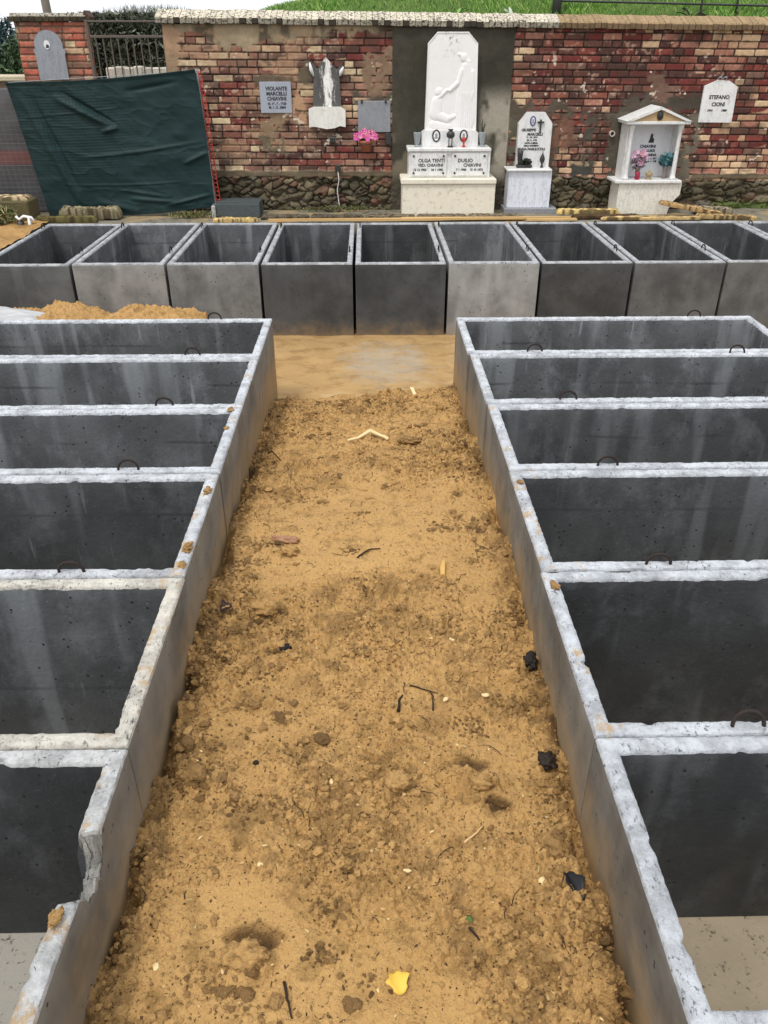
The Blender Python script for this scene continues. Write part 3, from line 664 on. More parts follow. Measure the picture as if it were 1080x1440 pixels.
# ------------------------------------------------------------------ walls of brick, render and rubble
WY = 9.30
C = lambda *c: lin(c)
def bricks(X, Z, seed, ch=.066, ln=.20, gap=.009, reds=None, pale=.22, mort=(54, 43, 36)):
    row = np.floor(Z/ch); fz = Z/ch-row
    # every course is a run of stretchers and headers
    u = (X+20)/(ln*.5)+h2(row, row*0, seed)*8+(fbm(X*2.0, row*3.3, seed+2, 2)-.5)*.5
    k = np.floor(u); fu = u-k
    pair = np.floor((k+np.floor(h2(row, row*0+3, seed)*2))/2); within = (k+np.floor(h2(row, row*0+3, seed)*2))-2*pair
    stretcher = h2(pair, row, seed+4) < .74
    lu = np.where(stretcher, (within+fu)/2, fu); bl = np.where(stretcher, ln, ln*.5)
    bid = np.where(stretcher, pair*2, k+.5); r1 = h2(np.floor(bid*2), row, seed+7); r2 = h2(np.floor(bid*2), row, seed+17); r3 = h2(np.floor(bid*2), row, seed+27)
    n = (fbm(X*26, Z*26, seed+3, 3)-.5)
    du = np.minimum(lu, 1-lu)*bl; dv = np.minimum(fz, 1-fz)*ch; d = np.minimum(du, dv)+n*.007
    inside = sst(gap*.25, gap*.75, d-.001)
    hgt = inside*(.014+.007*(r1-.5))+n*.004*inside
    pal = np.array([C(*c) for c in (reds or [(116, 48, 41), (130, 62, 50), (98, 44, 39), (136, 80, 62), (100, 66, 55), (82, 52, 45), (118, 90, 74)])])
    c = pal[(r1*len(pal)*.999).astype(int)]
    zone = fbm(X*.9, Z*1.6, seed+40, 3)
    bz = fbm(X*2.5, Z*4, seed+41, 3); cz = .55*(sst(2.7, 3.1, X)*sst(1.92, 2.02, Z)+sst(1.9, 1.65, X)*sst(1.5, 1.52, X)*sst(2.05, 2.12, Z)+sst(3.4, 3.55, X)*sst(1.22, 1.16, Z)+sst(2.1, 2.3, X)*sst(1.12, 1.08, Z)+sst(-.2, -1.2, X)*.35)*sst(.35, .55, bz)
    ispale = r2 < (pale*(.25+1.9*sst(.42, .68, zone))+cz)
    pc = np.array([C(184, 150, 114), C(206, 180, 138), C(164, 112, 90)])[(r3*2.99).astype(int)]
    c = np.where(ispale[..., None], pc, c)
    wear = sst(.56, .74, fbm(X*24, Z*30, seed+50, 4))[..., None]*sst(.40, .62, fbm(X*1.7, Z*2.2, seed+52, 3))[..., None]
    c = c*(.72+.56*fbm(X*38, Z*44, seed+55, 3))[..., None]; c = c*(1-wear*.6)+C(196, 166, 138)*wear*.6
    dirt = sst(.46, .72, fbm(X*5, Z*7, seed+60, 4))[..., None]; c = c*(1-.6*dirt)+C(74, 60, 48)*.6*dirt
    c = c*(.70+.60*fbm(X*1.3, Z*1.9, seed+80, 4))[..., None]; c = c*.86+c.mean(-1, keepdims=True)*.14; sm = sst(.50, .72, fbm(X*2.6, Z*6, seed+85, 5))[..., None]*sst(2.2, .2, X)[..., None]; c = c*(1-.5*sm)+C(150, 118, 96)*.5*sm; rt = sst(1.2, 2.0, X)[..., None]*.22; c = c*(1-rt)+c*np.array([1.05, .55, .5])*rt
    m = C(*mort)*(.7+.6*fbm(X*12, Z*12, seed+70, 3))[..., None]
    return c*inside[..., None]+m*(1-inside[..., None]), hgt
def over(c, h, mask, nc, nh):
    m = mask[..., None]; return c*(1-m)+nc*m, h*(1-mask)+nh*mask
def field(name, x0, x1, z0, z1, Y, fn, parent, m, step=.0065):
    nx, nz = int((x1-x0)/step), int((z1-z0)/step)
    X, Z = np.meshgrid(np.linspace(x0, x1, nx), np.linspace(z0, z1, nz), indexing='ij')
    c, h = fn(X, Z)
    V = np.stack([X, Y-h, Z], -1).reshape(-1, 3)
    px, py, pz = parent.location; V = V-np.array([px, py, pz])
    F = gridf(nx, nz)
    return mesh(name, V, F, m, parent, col=np.clip(c.reshape(-1, 3), 0, 1), smooth=True)
def rect(X, Z, x0, x1, z0, z1, e=.02, nz=.03, seed=0, f=9):
    n = (fbm(X*f, Z*f, 200+seed, 4)-.5)*nz*2
    return sst(-e, e, X-x0+n)*sst(-e, e, x1-X+n)*sst(-e, e, Z-z0+n)*sst(-e, e, z1-Z+n)
def render_col(X, Z, base, seed, amp=.5):
    t = fbm(X*3, Z*2, 300+seed, 5)[..., None]; u = fbm(X*20, Z*20, 320+seed, 3)[..., None]
    return C(*base)*(1-amp+2*amp*t)*(.8+.4*u)
def mainwall(X, Z):
    Zt = Z+.0075*(X+2)
    c, h = bricks(X, Zt, 3, reds=None, pale=.30)
    # pale worn courses low on the wall
    low = rect(X, Zt, -3, 9, 1.0, 1.13, .02, .03, 1)*sst(.42, .52, fbm(X*1.1, Z*0+2, 5, 2))
    inb = (h > .006); c = np.where((low > .5)[..., None] & inb[..., None] & (h2(np.floor(X*5), np.floor(Z/.066), 8) < .6)[..., None], C(214, 188, 160)*(.75+.4*fbm(X*18, Z*18, 4, 3))[..., None], c)
    # right side low: bigger worn pinkish bricks
    # left upper render
    e = 2.205+.16*(fbm(X*2.2, Z*0, 9, 3)-.5)+.09*np.clip(X+.9, 0, 1)
    mk = sst(-.03, .03, Zt-e+(fbm(X*8, Z*8, 10, 4)-.5)*.30)*sst(.3, .05, X)
    col = render_col(X, Z, (150, 134, 108), 1, .45); st = sst(.44, .60, fbm(X*5, Z*2.6, 12, 5))[..., None]; col = col*(1-.75*st)+C(62, 56, 46)*.75*st
    c, h = over(c, h, mk, col, .012+(fbm(X*15, Z*15, 13, 4)-.5)*.008)
    mk = sst(-.03, .03, -1.89-X+(fbm(X*7, Z*7, 18, 4)-.5)*.2); c, h = over(c, h, mk, render_col(X, Z, (150, 128, 100), 2, .3), .010+(fbm(X*15, Z*15, 14, 4)-.5)*.008)
    # beige wear left
    mk = sst(.53, .62, fbm(X*5.2, Z*8, 88, 5))*sst(-.3, -1.0, X)*sst(1.0, 1.3, Z)*.75; c, h = over(c, h, mk, render_col(X, Z, (170, 136, 108), 3, .4), h*.8+.004)
    # patches of mortar round the slabs
    for (a, b, z0, z1, colr, sd) in [(-1.16, -.72, 1.83, 1.90, (98, 86, 68), 1), (-1.10, -.86, 1.36, 1.55, (150, 125, 98), 2), (-1.14, -.88, 1.13, 1.36, (112, 100, 80), 3), (-.66, -.58, 1.85, 2.02, (90, 80, 64), 4),
                                     (-.12, .26, 1.66, 1.71, (85, 78, 66), 5), (.0, .25, 1.74, 2.1, (120, 98, 78), 6), (-.75, -.66, 1.46, 1.84, (170, 135, 105), 7),
                                     (1.46, 1.60, .6, 1.62, (92, 86, 72), 8), (1.93, 2.06, .9, 1.45, (88, 82, 68), 9), (1.5, 2.15, 1.52, 1.66, (84, 74, 62), 10),
                                     (2.62, 3.62, 1.44, 1.70, (72, 64, 54), 11), (2.58, 2.80, .80, 1.52, (86, 80, 68), 12), (3.38, 3.56, .85, 1.5, (105, 98, 84), 13),
                                     (2.30, 2.42, 1.05, 1.42, (76, 72, 62), 14), (2.22, 2.60, 1.42, 1.56, (80, 72, 62), 15), (2.20, 2.46, .92, 1.06, (66, 64, 58), 16), (2.02, 2.2, 1.18, 1.52, (110, 78, 64), 17), (2.95, 3.1, 1.66, 1.9, (110, 84, 70), 18)]:
        mk = rect(X, Z, a, b, z0, z1, .03, .11, sd, 8)*sst(.30, .42, fbm(X*16, Z*16, 400+sd, 3)); c, h = over(c, h, mk, render_col(X, Z, colr, sd, .35), .013+(fbm(X*14, Z*14, 30+sd, 4)-.5)*.012)
    # dark cement panel behind the tall tomb
    mk = rect(X, Z, .262, 1.50, .5, 2.6, .006, .008, 20)
    pc = render_col(X, Z, (64, 60, 50), 30, .6); sk = sst(.45, .75, fbm(X*7, Z*.8, 21, 4))[..., None]; pc = pc*(1-.45*sk)+C(48, 46, 38)*.45*sk
    pl = (sst(.36, .50, fbm(X*4, Z*3, 22, 4))*sst(1.14, 1.24, X)*sst(1.85, 1.6, Z)*sst(.85, 1.0, Z))[..., None]; pc = pc*(1-.8*pl)+C(168, 160, 144)*.8*pl
    pl = (sst(.5, .62, fbm(X*4+9, Z*3, 23, 4))*sst(.62, .45, X)*sst(1.6, 1.2, Z)*sst(.85, 1.0, Z))[..., None]; pc = pc*(1-.5*pl)+C(140, 128, 108)*.5*pl
    c, h = over(c, h, mk, pc, .022+(fbm(X*9, Z*9, 24, 4)-.5)*.010)
    # rubble foot
    top = np.interp(X, [-2, .22, .3, 1.5, 2.1, 2.8, 3.5, 5], [.955, .94, .90, .90, .93, .90, .89, .87])+(fbm(X*3, Z*0, 41, 3)-.5)*.07
    a = fbm(X*4, Z*5, 42, 3)*1.4+fbm(X*16, Z*18, 57, 3)*.9; rr = np.where(X > 3.3, .55, 1.0)
    d1, d2, cid = voro(X*8.5*rr+a, Z*13+a, 43); e = sst(.02, .16, d2-d1); t = h2(np.floor(cid*997), np.floor(cid*0), 3)
    pal = np.array([C(116, 104, 80), C(92, 84, 64), C(138, 124, 98), C(84, 76, 62), C(112, 82, 66), C(104, 96, 82), C(84, 78, 58)]); sc = pal[(cid*6.99).astype(int)]
    sc = sc*(.5+1.0*fbm(X*16, Z*16, 46, 4))[..., None]; moss = sst(.42, .66, fbm(X*6, Z*8, 47, 4))[..., None]; sc = sc*(1-.75*moss)+C(66, 60, 42)*.75*moss; cm = sst(.50, .66, fbm(X*5, Z*9, 59, 5))[..., None]; sc = sc*(1-.6*cm)+C(108, 98, 78)*.6*cm
    ee = (e*.75+.25)[..., None]*(.35+.75*fbm(X*9, Z*12, 58, 4))[..., None]; sc = sc*ee+C(40, 36, 26)*(1-np.clip(ee, 0, 1))
    hh = .0+.040*np.clip(1-(d1/.75)**2, 0, 1)*e+(fbm(X*12, Z*14, 48, 5)-.5)*.055
    # mossy green foot on the right
    gm = .7*(sst(3.75, 4.0, X)*sst(.70, .64, Z+(fbm(X*9, Z*9, 49, 3)-.5)*.08))[..., None]; sc = sc*(1-gm)+C(78, 98, 36)*gm
    mk = sst(.012, -.012, Z-top)*(1-rect(X, Z, .262, 1.50, .5, .93, .01, .03, 50)*.85); c, h = over(c, h, mk, sc, hh)
    led = rect(X, Z, -2.2, .27, .935, 1.0, .008, .02, 51)+rect(X, Z, 3.55, 6, .90, .96, .008, .02, 52); led = np.clip(led, 0, 1)
    c, h = over(c, h, led*.9, render_col(X, Z, (96, 86, 68), 33, .35), .030+(fbm(X*10, Z*20, 53, 3)-.5)*.012)
    # scattered white flakes
    fl = .7*sst(.79, .81, fbm(X*15, Z*15, 55, 3))*sst(1.0, 1.1, Z)*(1-rect(X, Z, .26, 1.5, .5, 2.6, .01, .01, 20))*sst(2.2, 2.0, Z); c, h = over(c, h, fl*.9, np.broadcast_to(C(222, 208, 188), c.shape), h+.003)
    return c, h
root = empty('brick_wall', (0, WY, .58), 'long weathered red brick cemetery wall behind the graves', 'wall')
WX0, WX1 = -2.03, 5.1
field('wall_face', WX0, WX1, .54, 2.35, WY, mainwall, root, M_BRICK, .0062)
mb = MB(); mb.box(WX0+.002, WX1, WY+.012, WY+.36, .5, 2.352, C(110, 84, 66)); 
mb.build('wall_core', M_BRICK, root, col=True)
def coping(x0, x1, y, ztop, slope, seedc, dark_from, parent):
    lo, up = MB(), MB(); x = x0
    while x < x1:
        wd = random.uniform(.052, .066); zb = ztop(x)
        old = x < dark_from
        t = random.random()
        base = C(172, 164, 146)*(.8+.3*t) if old else C(140, 116, 88)*(.72+.3*t)
        if old and random.random() < .18: base = C(70, 64, 54)
        jy = random.uniform(-.006, .006); jz = random.uniform(-.004, .004)
        lo.box(x, x+wd-.004, y-.065+jy, y+.30, zb-.095+jz, zb-.045+jz, base*.75, .004)
        V = [(x, y-.06+jy, zb-.046+jz), (x+wd-.004, y-.06+jy, zb-.046+jz), (x+wd-.004, y-.045+jy, zb-.030+jz), (x, y-.045+jy, zb-.030+jz),
             (x, y+.14, zb+.03+jz), (x+wd-.004, y+.14, zb+.03+jz), (x, y+.42, zb-.03), (x+wd-.004, y+.42, zb-.03), (x, y+.42, zb-.06), (x+wd-.004, y+.42, zb-.06)]
        F = [(0, 1, 2, 3), (3, 2, 5, 4), (4, 5, 7, 6), (6, 7, 9, 8), (8, 9, 1, 0), (0, 3, 4, 6, 8), (1, 9, 7, 5, 2)]
        b2 = C(206, 196, 176)*(.86+.2*random.random()) if old else C(158, 134, 100)*(.85+.2*random.random())
        up.add(V, F, b2); x += wd
    return lo, up
def m_coping():
    g = NG('lichen_coping'); a = g.attr(); x = g.sep()[0]
    sp = g.ramp(g.noise(38, 5, .7), .50, .58); xm = g.n('ShaderNodeMapRange'); g.l(x, xm.inputs[0]); xm.inputs[1].default_value = 2.3; xm.inputs[2].default_value = 1.7; xm.inputs[3].default_value = .35; xm.inputs[4].default_value = .92
    c = g.mix(g.math('MULTIPLY', sp, xm.outputs[0]), a, (.045, .038, .03))
    return g.out(c, .9, g.noise(60, 5, .7), .7, .01, .2)
M_COP = m_coping()
ztop = lambda x: 2.452-.0105*(x+2)
lo, up = coping(WX0-.05, WX1, WY, ztop, 0, 0, 1.9, root)
cp = lo.build('coping', M_COP, root, col=True); o = up.build('coping', M_COP, root, col=True)
# pillar left of the gate
def pil(X, Z):
    c, h = bricks(X, Z, 23, ch=.069, ln=.25, gap=.010, reds=[(186, 92, 66), (172, 84, 62), (196, 112, 84), (150, 84, 64), (180, 100, 72), (128, 84, 66)], pale=.07, mort=(112, 90, 74))
    return c, h
PYF = 10.5
proot = empty('brick_pillar', (-3.53, PYF, .58), 'orange brick gate pillar with mossy cap at the far left', 'pillar')
field('pillar_face', -3.935, -3.135, .56, 2.39, PYF, pil, proot, M_BRICK, .008)
mb = MB(); mb.box(-3.933, -3.137, PYF+.01, PYF+.10, .56, 2.389, C(165, 88, 64)); mb.build('pillar_core', M_BRICK, proot, col=True)
mb = MB(); x = -3.99
while x < -3.10:
    mb.box(x, min(x+.075, -3.085), PYF-.05+random.uniform(-.006, .006), PYF+.16, 2.392+random.uniform(-.004, .004), 2.44, C(74, 66, 50)*random.uniform(.6, 1.4), .006); x += .078
mb.prism([(-3.97, 2.442), (-3.12, 2.442), (-3.13, 2.475), (-3.95, 2.475)], PYF-.03, PYF+.14, C(205, 198, 182))
mb.prism([(-3.135, 2.476), (-3.085, 2.40), (-3.075, 2.44), (-3.12, 2.50)], PYF-.06, PYF+.16, C(90, 70, 60))
mb.build('pillar_cap', M_COP, proot, col=True)
mb = MB(); mb.box(-7.0, -3.94, PYF+.1, PYF+.45, .56, 1.80, C(120, 104, 84)); mb.box(-7.0, -3.94, PYF+.05, PYF+.5, 1.802, 1.86, C(196, 184, 158), .01)
tag(mb.build('low_wall', M_STONE, col=True), 'low stone wall with pale capping left of the brick pillar', 'wall')

# ------------------------------------------------------------------ gate, hedge, far greenery
groot = empty('iron_gate', (-2.65, 10.4, .6), 'rusty iron bar gate between the pillar and the wall', 'gate')
mb = MB(); GY = 10.4
for i in range(10):
    x = -3.03+i*.084; mb = MB(); mb.tube([(x, GY, .66), (x+random.uniform(-.004, .004), GY, 2.245)], .0085, 6); mb.build('bar', M_IRON, groot)
for z0_, z1_ in ((2.235, 2.262), (.64, .67), (2.385, 2.402)): mb = MB(); mb.box(-3.088, -2.206, GY-.014, GY+.014, z0_, z1_, None, .003); mb.build('rail', M_IRON, groot)
for x in (-3.105, -2.19): mb = MB(); mb.box(x-.015, x+.015, GY-.018, GY+.018, .6, 2.41); mb.build('gate_post', M_IRON, groot)
def leaves(cx, cy, cz, rx, ry, rz, n, size, cols, elong=2.0, up=0., shape='ell'):
    u = RS.normal(0, 1, (n, 3)); u /= np.linalg.norm(u, axis=1)[:, None]; r = RS.uniform(0, 1, n)**.45
    P = u*r[:, None]*np.array([rx, ry, rz]) if shape == 'ell' else RS.uniform(-1, 1, (n, 3))*np.array([rx, ry, rz])
    cl = fbm(P[:, 0]/rx*2.2+9, (P[:, 2]+P[:, 1])/rz*2.2, int(cx*10) % 97, 3)
    P = P[cl > (.22 if shape == 'box' else .40)]; n = len(P); P = P+np.array([cx, cy, cz])
    d = RS.normal(0, 1, (n, 3)); d[:, 2] += up; d /= np.linalg.norm(d, axis=1)[:, None]
    e = np.cross(d, RS.normal(0, 1, (n, 3))); e /= np.linalg.norm(e, axis=1)[:, None]
    s = size*RS.uniform(.6, 1.4, (n, 1))
    V = np.stack([P-d*s*elong/2, P+e*s*.5, P+d*s*elong/2, P-e*s*.5], 1).reshape(-1, 3)
    F = np.arange(n*4).reshape(-1, 4); cols = np.array([C(*c) for c in cols]); cc = cols[RS.randint(0, len(cols), n)]*RS.uniform(.6, 1.3, (n, 1))
    return V, F, np.repeat(cc, 4, 0)
def plant(name, label, cat, cx, cy, z0, rx, ry, rz, n, size, cols, elong=2., up=0., stems=5, shape='ell', part='foliage'):
    r = empty(name, (cx, cy, z0), label, cat)
    V, F, cc = leaves(0, 0, rz, rx, ry, rz, n, size, cols, elong, up, shape); mesh(part, V, F, M_LEAF, r, col=cc)
    mb = MB()
    for k in range(stems):
        a = random.uniform(0, 6.28); q = random.uniform(.2, .75)
        mb.tube([(cx+.03*math.cos(a), cy+.03*math.sin(a), z0), (cx+rx*q*.5*math.cos(a), cy+ry*q*.5*math.sin(a), z0+rz*.8), (cx+rx*q*math.cos(a), cy+ry*q*math.sin(a), z0+rz*1.6)], [.02, .013, .005], 6, C(70, 58, 44))
    mb.build('stem', M_SMALL, r, col=True); return r
plant('hedge', 'dark scrubby hedge behind the iron gate', 'hedge', -2.75, 11.7, .6, .85, .35, .95, 52000, .022, [(62, 70, 52), (46, 52, 38), (84, 92, 70), (38, 42, 32), (112, 114, 96)], 3, .5, 10, 'box')
plant('grass_tuft', 'feathery grey grass tips above the hedge', 'grass tuft', -2.7, 11.55, 2.32, .72, .2, .13, 2600, .006, [(96, 102, 84), (70, 76, 58), (128, 130, 112)], 16, 3.0, 3, 'ell')
mb = MB(); x = -3.2
while x < -2.05: mb.box(x, x+.11, 11.2, 11.45, .5, at(180, 94, 11.2)[1]+random.uniform(-.01, .01), C(210, 203, 188)*random.uniform(.8, 1.1), .012); x += .113
tag(mb.build('stone_kerb', M_STONE, col=True), 'low white stone block wall seen through the iron gate', 'wall')
plant('conifer', 'bluish conifer beyond the low wall at the far left', 'tree', -6.6, 16.5, .6, .55, .5, 1.05, 9000, .035, [(60, 82, 84), (44, 64, 66), (86, 108, 108)], 3, 0, 4)
plant('conifer', 'green conifer beyond the low wall beside the brick pillar', 'tree', -5.95, 16.0, .6, .62, .5, .85, 9000, .035, [(62, 84, 52), (44, 62, 40), (92, 112, 74)], 3, 0, 4)
plant('flowering_shrub', 'pinkish shrub at the very left beyond the low wall', 'shrub', -6.35, 14.5, .6, .5, .4, .72, 7000, .03, [(200, 160, 160), (150, 120, 110), (110, 110, 84), (176, 140, 140)], 1.6, 0, 4)
mb = MB(); mb.tube([(-8.3, 24.8, .6), (-8.45, 24.8, 5.5)], [.12, .10], 10, C(120, 112, 104)); tag(mb.build('utility_pole', M_SMALL, col=True, smooth=True), 'slender grey utility pole rising beyond the gate', 'pole')

# ------------------------------------------------------------------ grassy bank above the wall
def bank_z(X, Y):
    a = 1.0; rise = np.clip(Y-9.9, 0, 40)*.42
    zz = .5+(1.82+rise)*sst(9.6, 9.9, Y)*(.02+.98*sst(-2.15, -1.55, X))*1.0-.0105*(X+2)*1.0+(fbm(X*1.5, Y*1.5, 66, 3)-.5)*.10
    xe = X*10.3/np.maximum(Y, 9.6); return np.minimum(zz, 2.36+np.maximum(Y-10, 0)*.022+np.maximum(xe+1.75, -.3)*.16*np.maximum(Y, 9.6)/10)
def bank():
    nx, ny = 220, 120; X, Y = np.meshgrid(np.linspace(-3.2, 16, nx), 9.62+(np.linspace(0, 1, ny)**2)*20, indexing='ij')
    Z = bank_z(X, Y)
    g = NG('grass_bank'); m = g.out(g.mix(g.noise(8, 5, .6), (.05, .09, .02), (.12, .19, .04)), .9, g.noise(40, 4, .7), .6, .03, .2)
    tag(mesh('hill', np.stack([X, Y, Z], -1).reshape(-1, 3), gridf(nx, ny), m, smooth=True), kind='structure')
    n = 60000; X = RS.uniform(-1.75, 7.5, n); Y = 9.75+3.6*RS.uniform(0, 1, n)**1.3; ok = X < 4.2+(Y-9.7)*.6; X, Y = X[ok], Y[ok]
    n = len(X); Z = bank_z(X, Y); P = np.stack([X, Y, Z-.01], -1)
    patch = fbm(X*2.5, Y*2.5, 71, 3)
    L = (RS.uniform(.02, .09, (n, 1)))*(.3+patch[:, None]*1.3)*sst(-1.9, -.8, X)[:, None]; a = RS.uniform(0, 6.28, n); b = np.stack([np.cos(a), np.sin(a), 0*a], -1); lean = RS.uniform(.1, .8, (n, 1))
    side = np.stack([-np.sin(a), np.cos(a), 0*a], -1)*RS.uniform(.003, .006, (n, 1)); up_ = np.array([0, 0, 1.])
    V = np.stack([P-side, P+side, P+b*L*lean*.35+up_*L*.6, P+b*L*lean+up_*L*.95], 1)
    V = V[:, [0, 1, 3, 2]].reshape(-1, 3)
    cols = np.array([C(104, 148, 56), C(82, 126, 44), C(132, 168, 78), C(62, 98, 36), C(150, 170, 96)]); cc = cols[RS.randint(0, 5, n)]*(.55+.8*patch[:, None])
    tag(mesh('grass', V, np.arange(n*4).reshape(-1, 4), M_LEAF, col=np.repeat(cc, 4, 0)), kind='stuff')
bank()
# pale leafed plants in the grass
def rosette(cx, cy, z, n, L, W, col, name, label):
    mb = MB()
    for k in range(n):
        a = 6.28*k/n+random.uniform(-.3, .3); el = random.uniform(.3, 1.2); l_ = L*random.uniform(.7, 1.2); P = []
        for i in range(5):
            t = i/4; r_ = l_*t*math.cos(el); zz = l_*t*math.sin(el)-.35*l_*t*t; w_ = W*math.sin(math.pi*min(1, t*.85+.12))
            ca, sa = math.cos(a), math.sin(a); P += [(cx+r_*ca-w_*sa, cy+r_*sa+w_*ca, z+zz+.01), (cx+r_*ca, cy+r_*sa, z+zz), (cx+r_*ca+w_*sa, cy+r_*sa-w_*ca, z+zz+.01)]
        F = []
        for i in range(4): F += [(i*3, i*3+1, i*3+4, i*3+3), (i*3+1, i*3+2, i*3+5, i*3+4)]
        mb.add(P, F, C(*col)*random.uniform(.7, 1.2))
    o = mb.build(name, M_LEAF, col=True, smooth=True); return tag(o, label, 'plant')
def on_bank(px, Y): x = at(px, 10, Y)[0]; return x, Y, float(bank_z(np.array([x]), np.array([Y]))[0])
x, y, z = on_bank(722, 10.1); rosette(x, y, z, 16, .20, .022, (205, 214, 196), 'leafy_plant', 'silvery pale leafed plant in the grass above the tall tomb')
x, y, z = on_bank(645, 10.2); rosette(x, y, z, 12, .14, .018, (120, 158, 84), 'leafy_plant', 'bright green leafy weed on the grass bank left of the silvery plant')
x, y, z = on_bank(975, 10.2); rosette(x, y, z, 12, .26, .008, (84, 80, 84), 'leafy_plant', 'dark spiky plant beside the railing on the bank')
rroot = empty('metal_railing', (3.0, 10.35, 2.3), 'thin dark metal railing on the bank at top right', 'railing')
RY = 10.3
mb = MB(); xa = at(783, 4, RY)[0]; za = at(783, 1, RY)[1]; xb, zb = at(1120, 9, RY); mb.tube([(xa, RY, za), (xb, RY, zb)], .011, 8); mb.build('rail', M_DARK, rroot)
mb = MB(); mb.tube([(xa, RY, za+.42), (xb, RY, zb+.42)], .011, 8); mb.build('rail', M_DARK, rroot)
for px, rr in ((783, .05), (986, .012), (1036, .014), (1110, .012)):
    x = at(px, 10, RY)[0]; mb = MB(); mb.tube([(x, RY, 2.2), (x, RY, za+.45)], rr, 8); mb.build('post', M_DARK, rroot, smooth=True)
sroot = MB()
for k, zz in enumerate((2.36, 2.50, 2.64, 2.80, 2.95)):
    x = 3.9
    while x < 6.4:
        wd = random.uniform(.35, .6); sroot.box(x, x+wd-.015, 11.0+.10*k, 11.3+.10*k, zz-.01, zz+.12, C(126, 132, 104)*random.uniform(.7, 1.1), .012, .006); x += wd
tag(sroot.build('stone_terrace', M_STONE, col=True), 'mossy stacked stone terrace behind the railing at top right', 'terrace')

# ------------------------------------------------------------------ lettering
def text(body, x, z, size, Y, parent, m=M_INK, sx=1.0, bold=.0, name='lettering', align='CENTER', depth=.0015):
    cu = bpy.data.curves.new('t', 'FONT'); cu.body = body; cu.size = size; cu.align_x = align; cu.align_y = 'CENTER'; cu.extrude = depth/2; cu.offset = bold; cu.resolution_u = 3
    t = bpy.data.objects.new('t', cu); S.collection.objects.link(t); bpy.context.view_layer.update()
    me = bpy.data.meshes.new_from_object(t.evaluated_get(bpy.context.evaluated_depsgraph_get())); bpy.data.objects.remove(t); bpy.data.curves.remove(cu)
    V = np.zeros(len(me.vertices)*3); me.vertices.foreach_get('co', V); V = V.reshape(-1, 3)
    W = np.stack([V[:, 0]*sx+x, Y-V[:, 2]*1.0, V[:, 1]+z], -1)-np.array(parent.location)
    me.vertices.foreach_set('co', W.ravel()); me.materials.clear(); me.materials.append(m); me.update()
    o = bpy.data.objects.new(name, me); return link(o, parent)
def oval(x, z, rx, rz, Y, parent, frame=None, rim=.015):
    """framed oval grave portrait, facing the camera side"""
    n = 28; mb = MB(); pts = [(x+rx*math.cos(2*math.pi*k/n), z+rz*math.sin(2*math.pi*k/n)) for k in range(n)]
    mb.prism(pts[::-1], Y-.006, Y); f = mb.build('portrait_frame', frame or M_DARK, parent)
    mb = MB(); pts = [(x+(rx-rim)*math.cos(2*math.pi*k/n), z+(rz-rim)*math.sin(2*math.pi*k/n)) for k in range(n)]
    mb.prism(pts[::-1], Y-.009, Y-.0065); mb.build('portrait', M_WHITEP, parent)
    mb = MB()
    for (cx_, cz_, a, b) in ((x, z+rz*.12, rx*.30, rz*.30), ): mb.prism([(cx_+a*math.cos(2*math.pi*k/16), cz_+b*math.sin(2*math.pi*k/16)) for k in range(16)][::-1], Y-.0105, Y-.0092)
    mb.prism([(x-rx*.55, z-rz*.42), (x+rx*.55, z-rz*.42), (x+rx*.45, z-rz*.22), (x+rx*.15, z-rz*.12), (x-rx*.15, z-rz*.12), (x-rx*.45, z-rz*.22)], Y-.0100, Y-.0093)
    mb.build('portrait_figure', M_PHOTO, parent)
def chamf(x0, x1, z0, z1, ca, cb=None): cb = cb or ca; return [(x0, z0), (x1, z0), (x1, z1-cb), (x1-ca, z1), (x0+ca, z1), (x0, z1-cb)]

# plaque at left, blue grey
Y = WY-.03; T = lambda px, py, yy=Y: at(px, py, yy)
x0, z1 = at(364, 115, Y); x1, z0 = at(411, 159, Y); x0 = (x0+at(367.5, 159, Y)[0])/2
r = empty('grave_plaque', ((x0+x1)/2, Y, z0), 'square blue grey memorial plaque with dark lettering on the brick wall', 'plaque')
mb = MB(); mb.box(x0, x1, Y, WY-.008, z0, z1, None, .003); mb.build('slab', M_BLUEGREY, r); xc = (x0+x1)/2; hh = z1-z0
for t, fz, s in (('VIOLANTE', .78, .047), ('MARCELLI', .62, .047), ('CHIAVINI', .46, .047), ('N. 19 . 9 . 1923', .30, .030), ('M. 1 . 2 . 2004', .18, .030)):
    text(t, xc+.01, z0+hh*fz, s, Y-.0008, r, bold=.002)
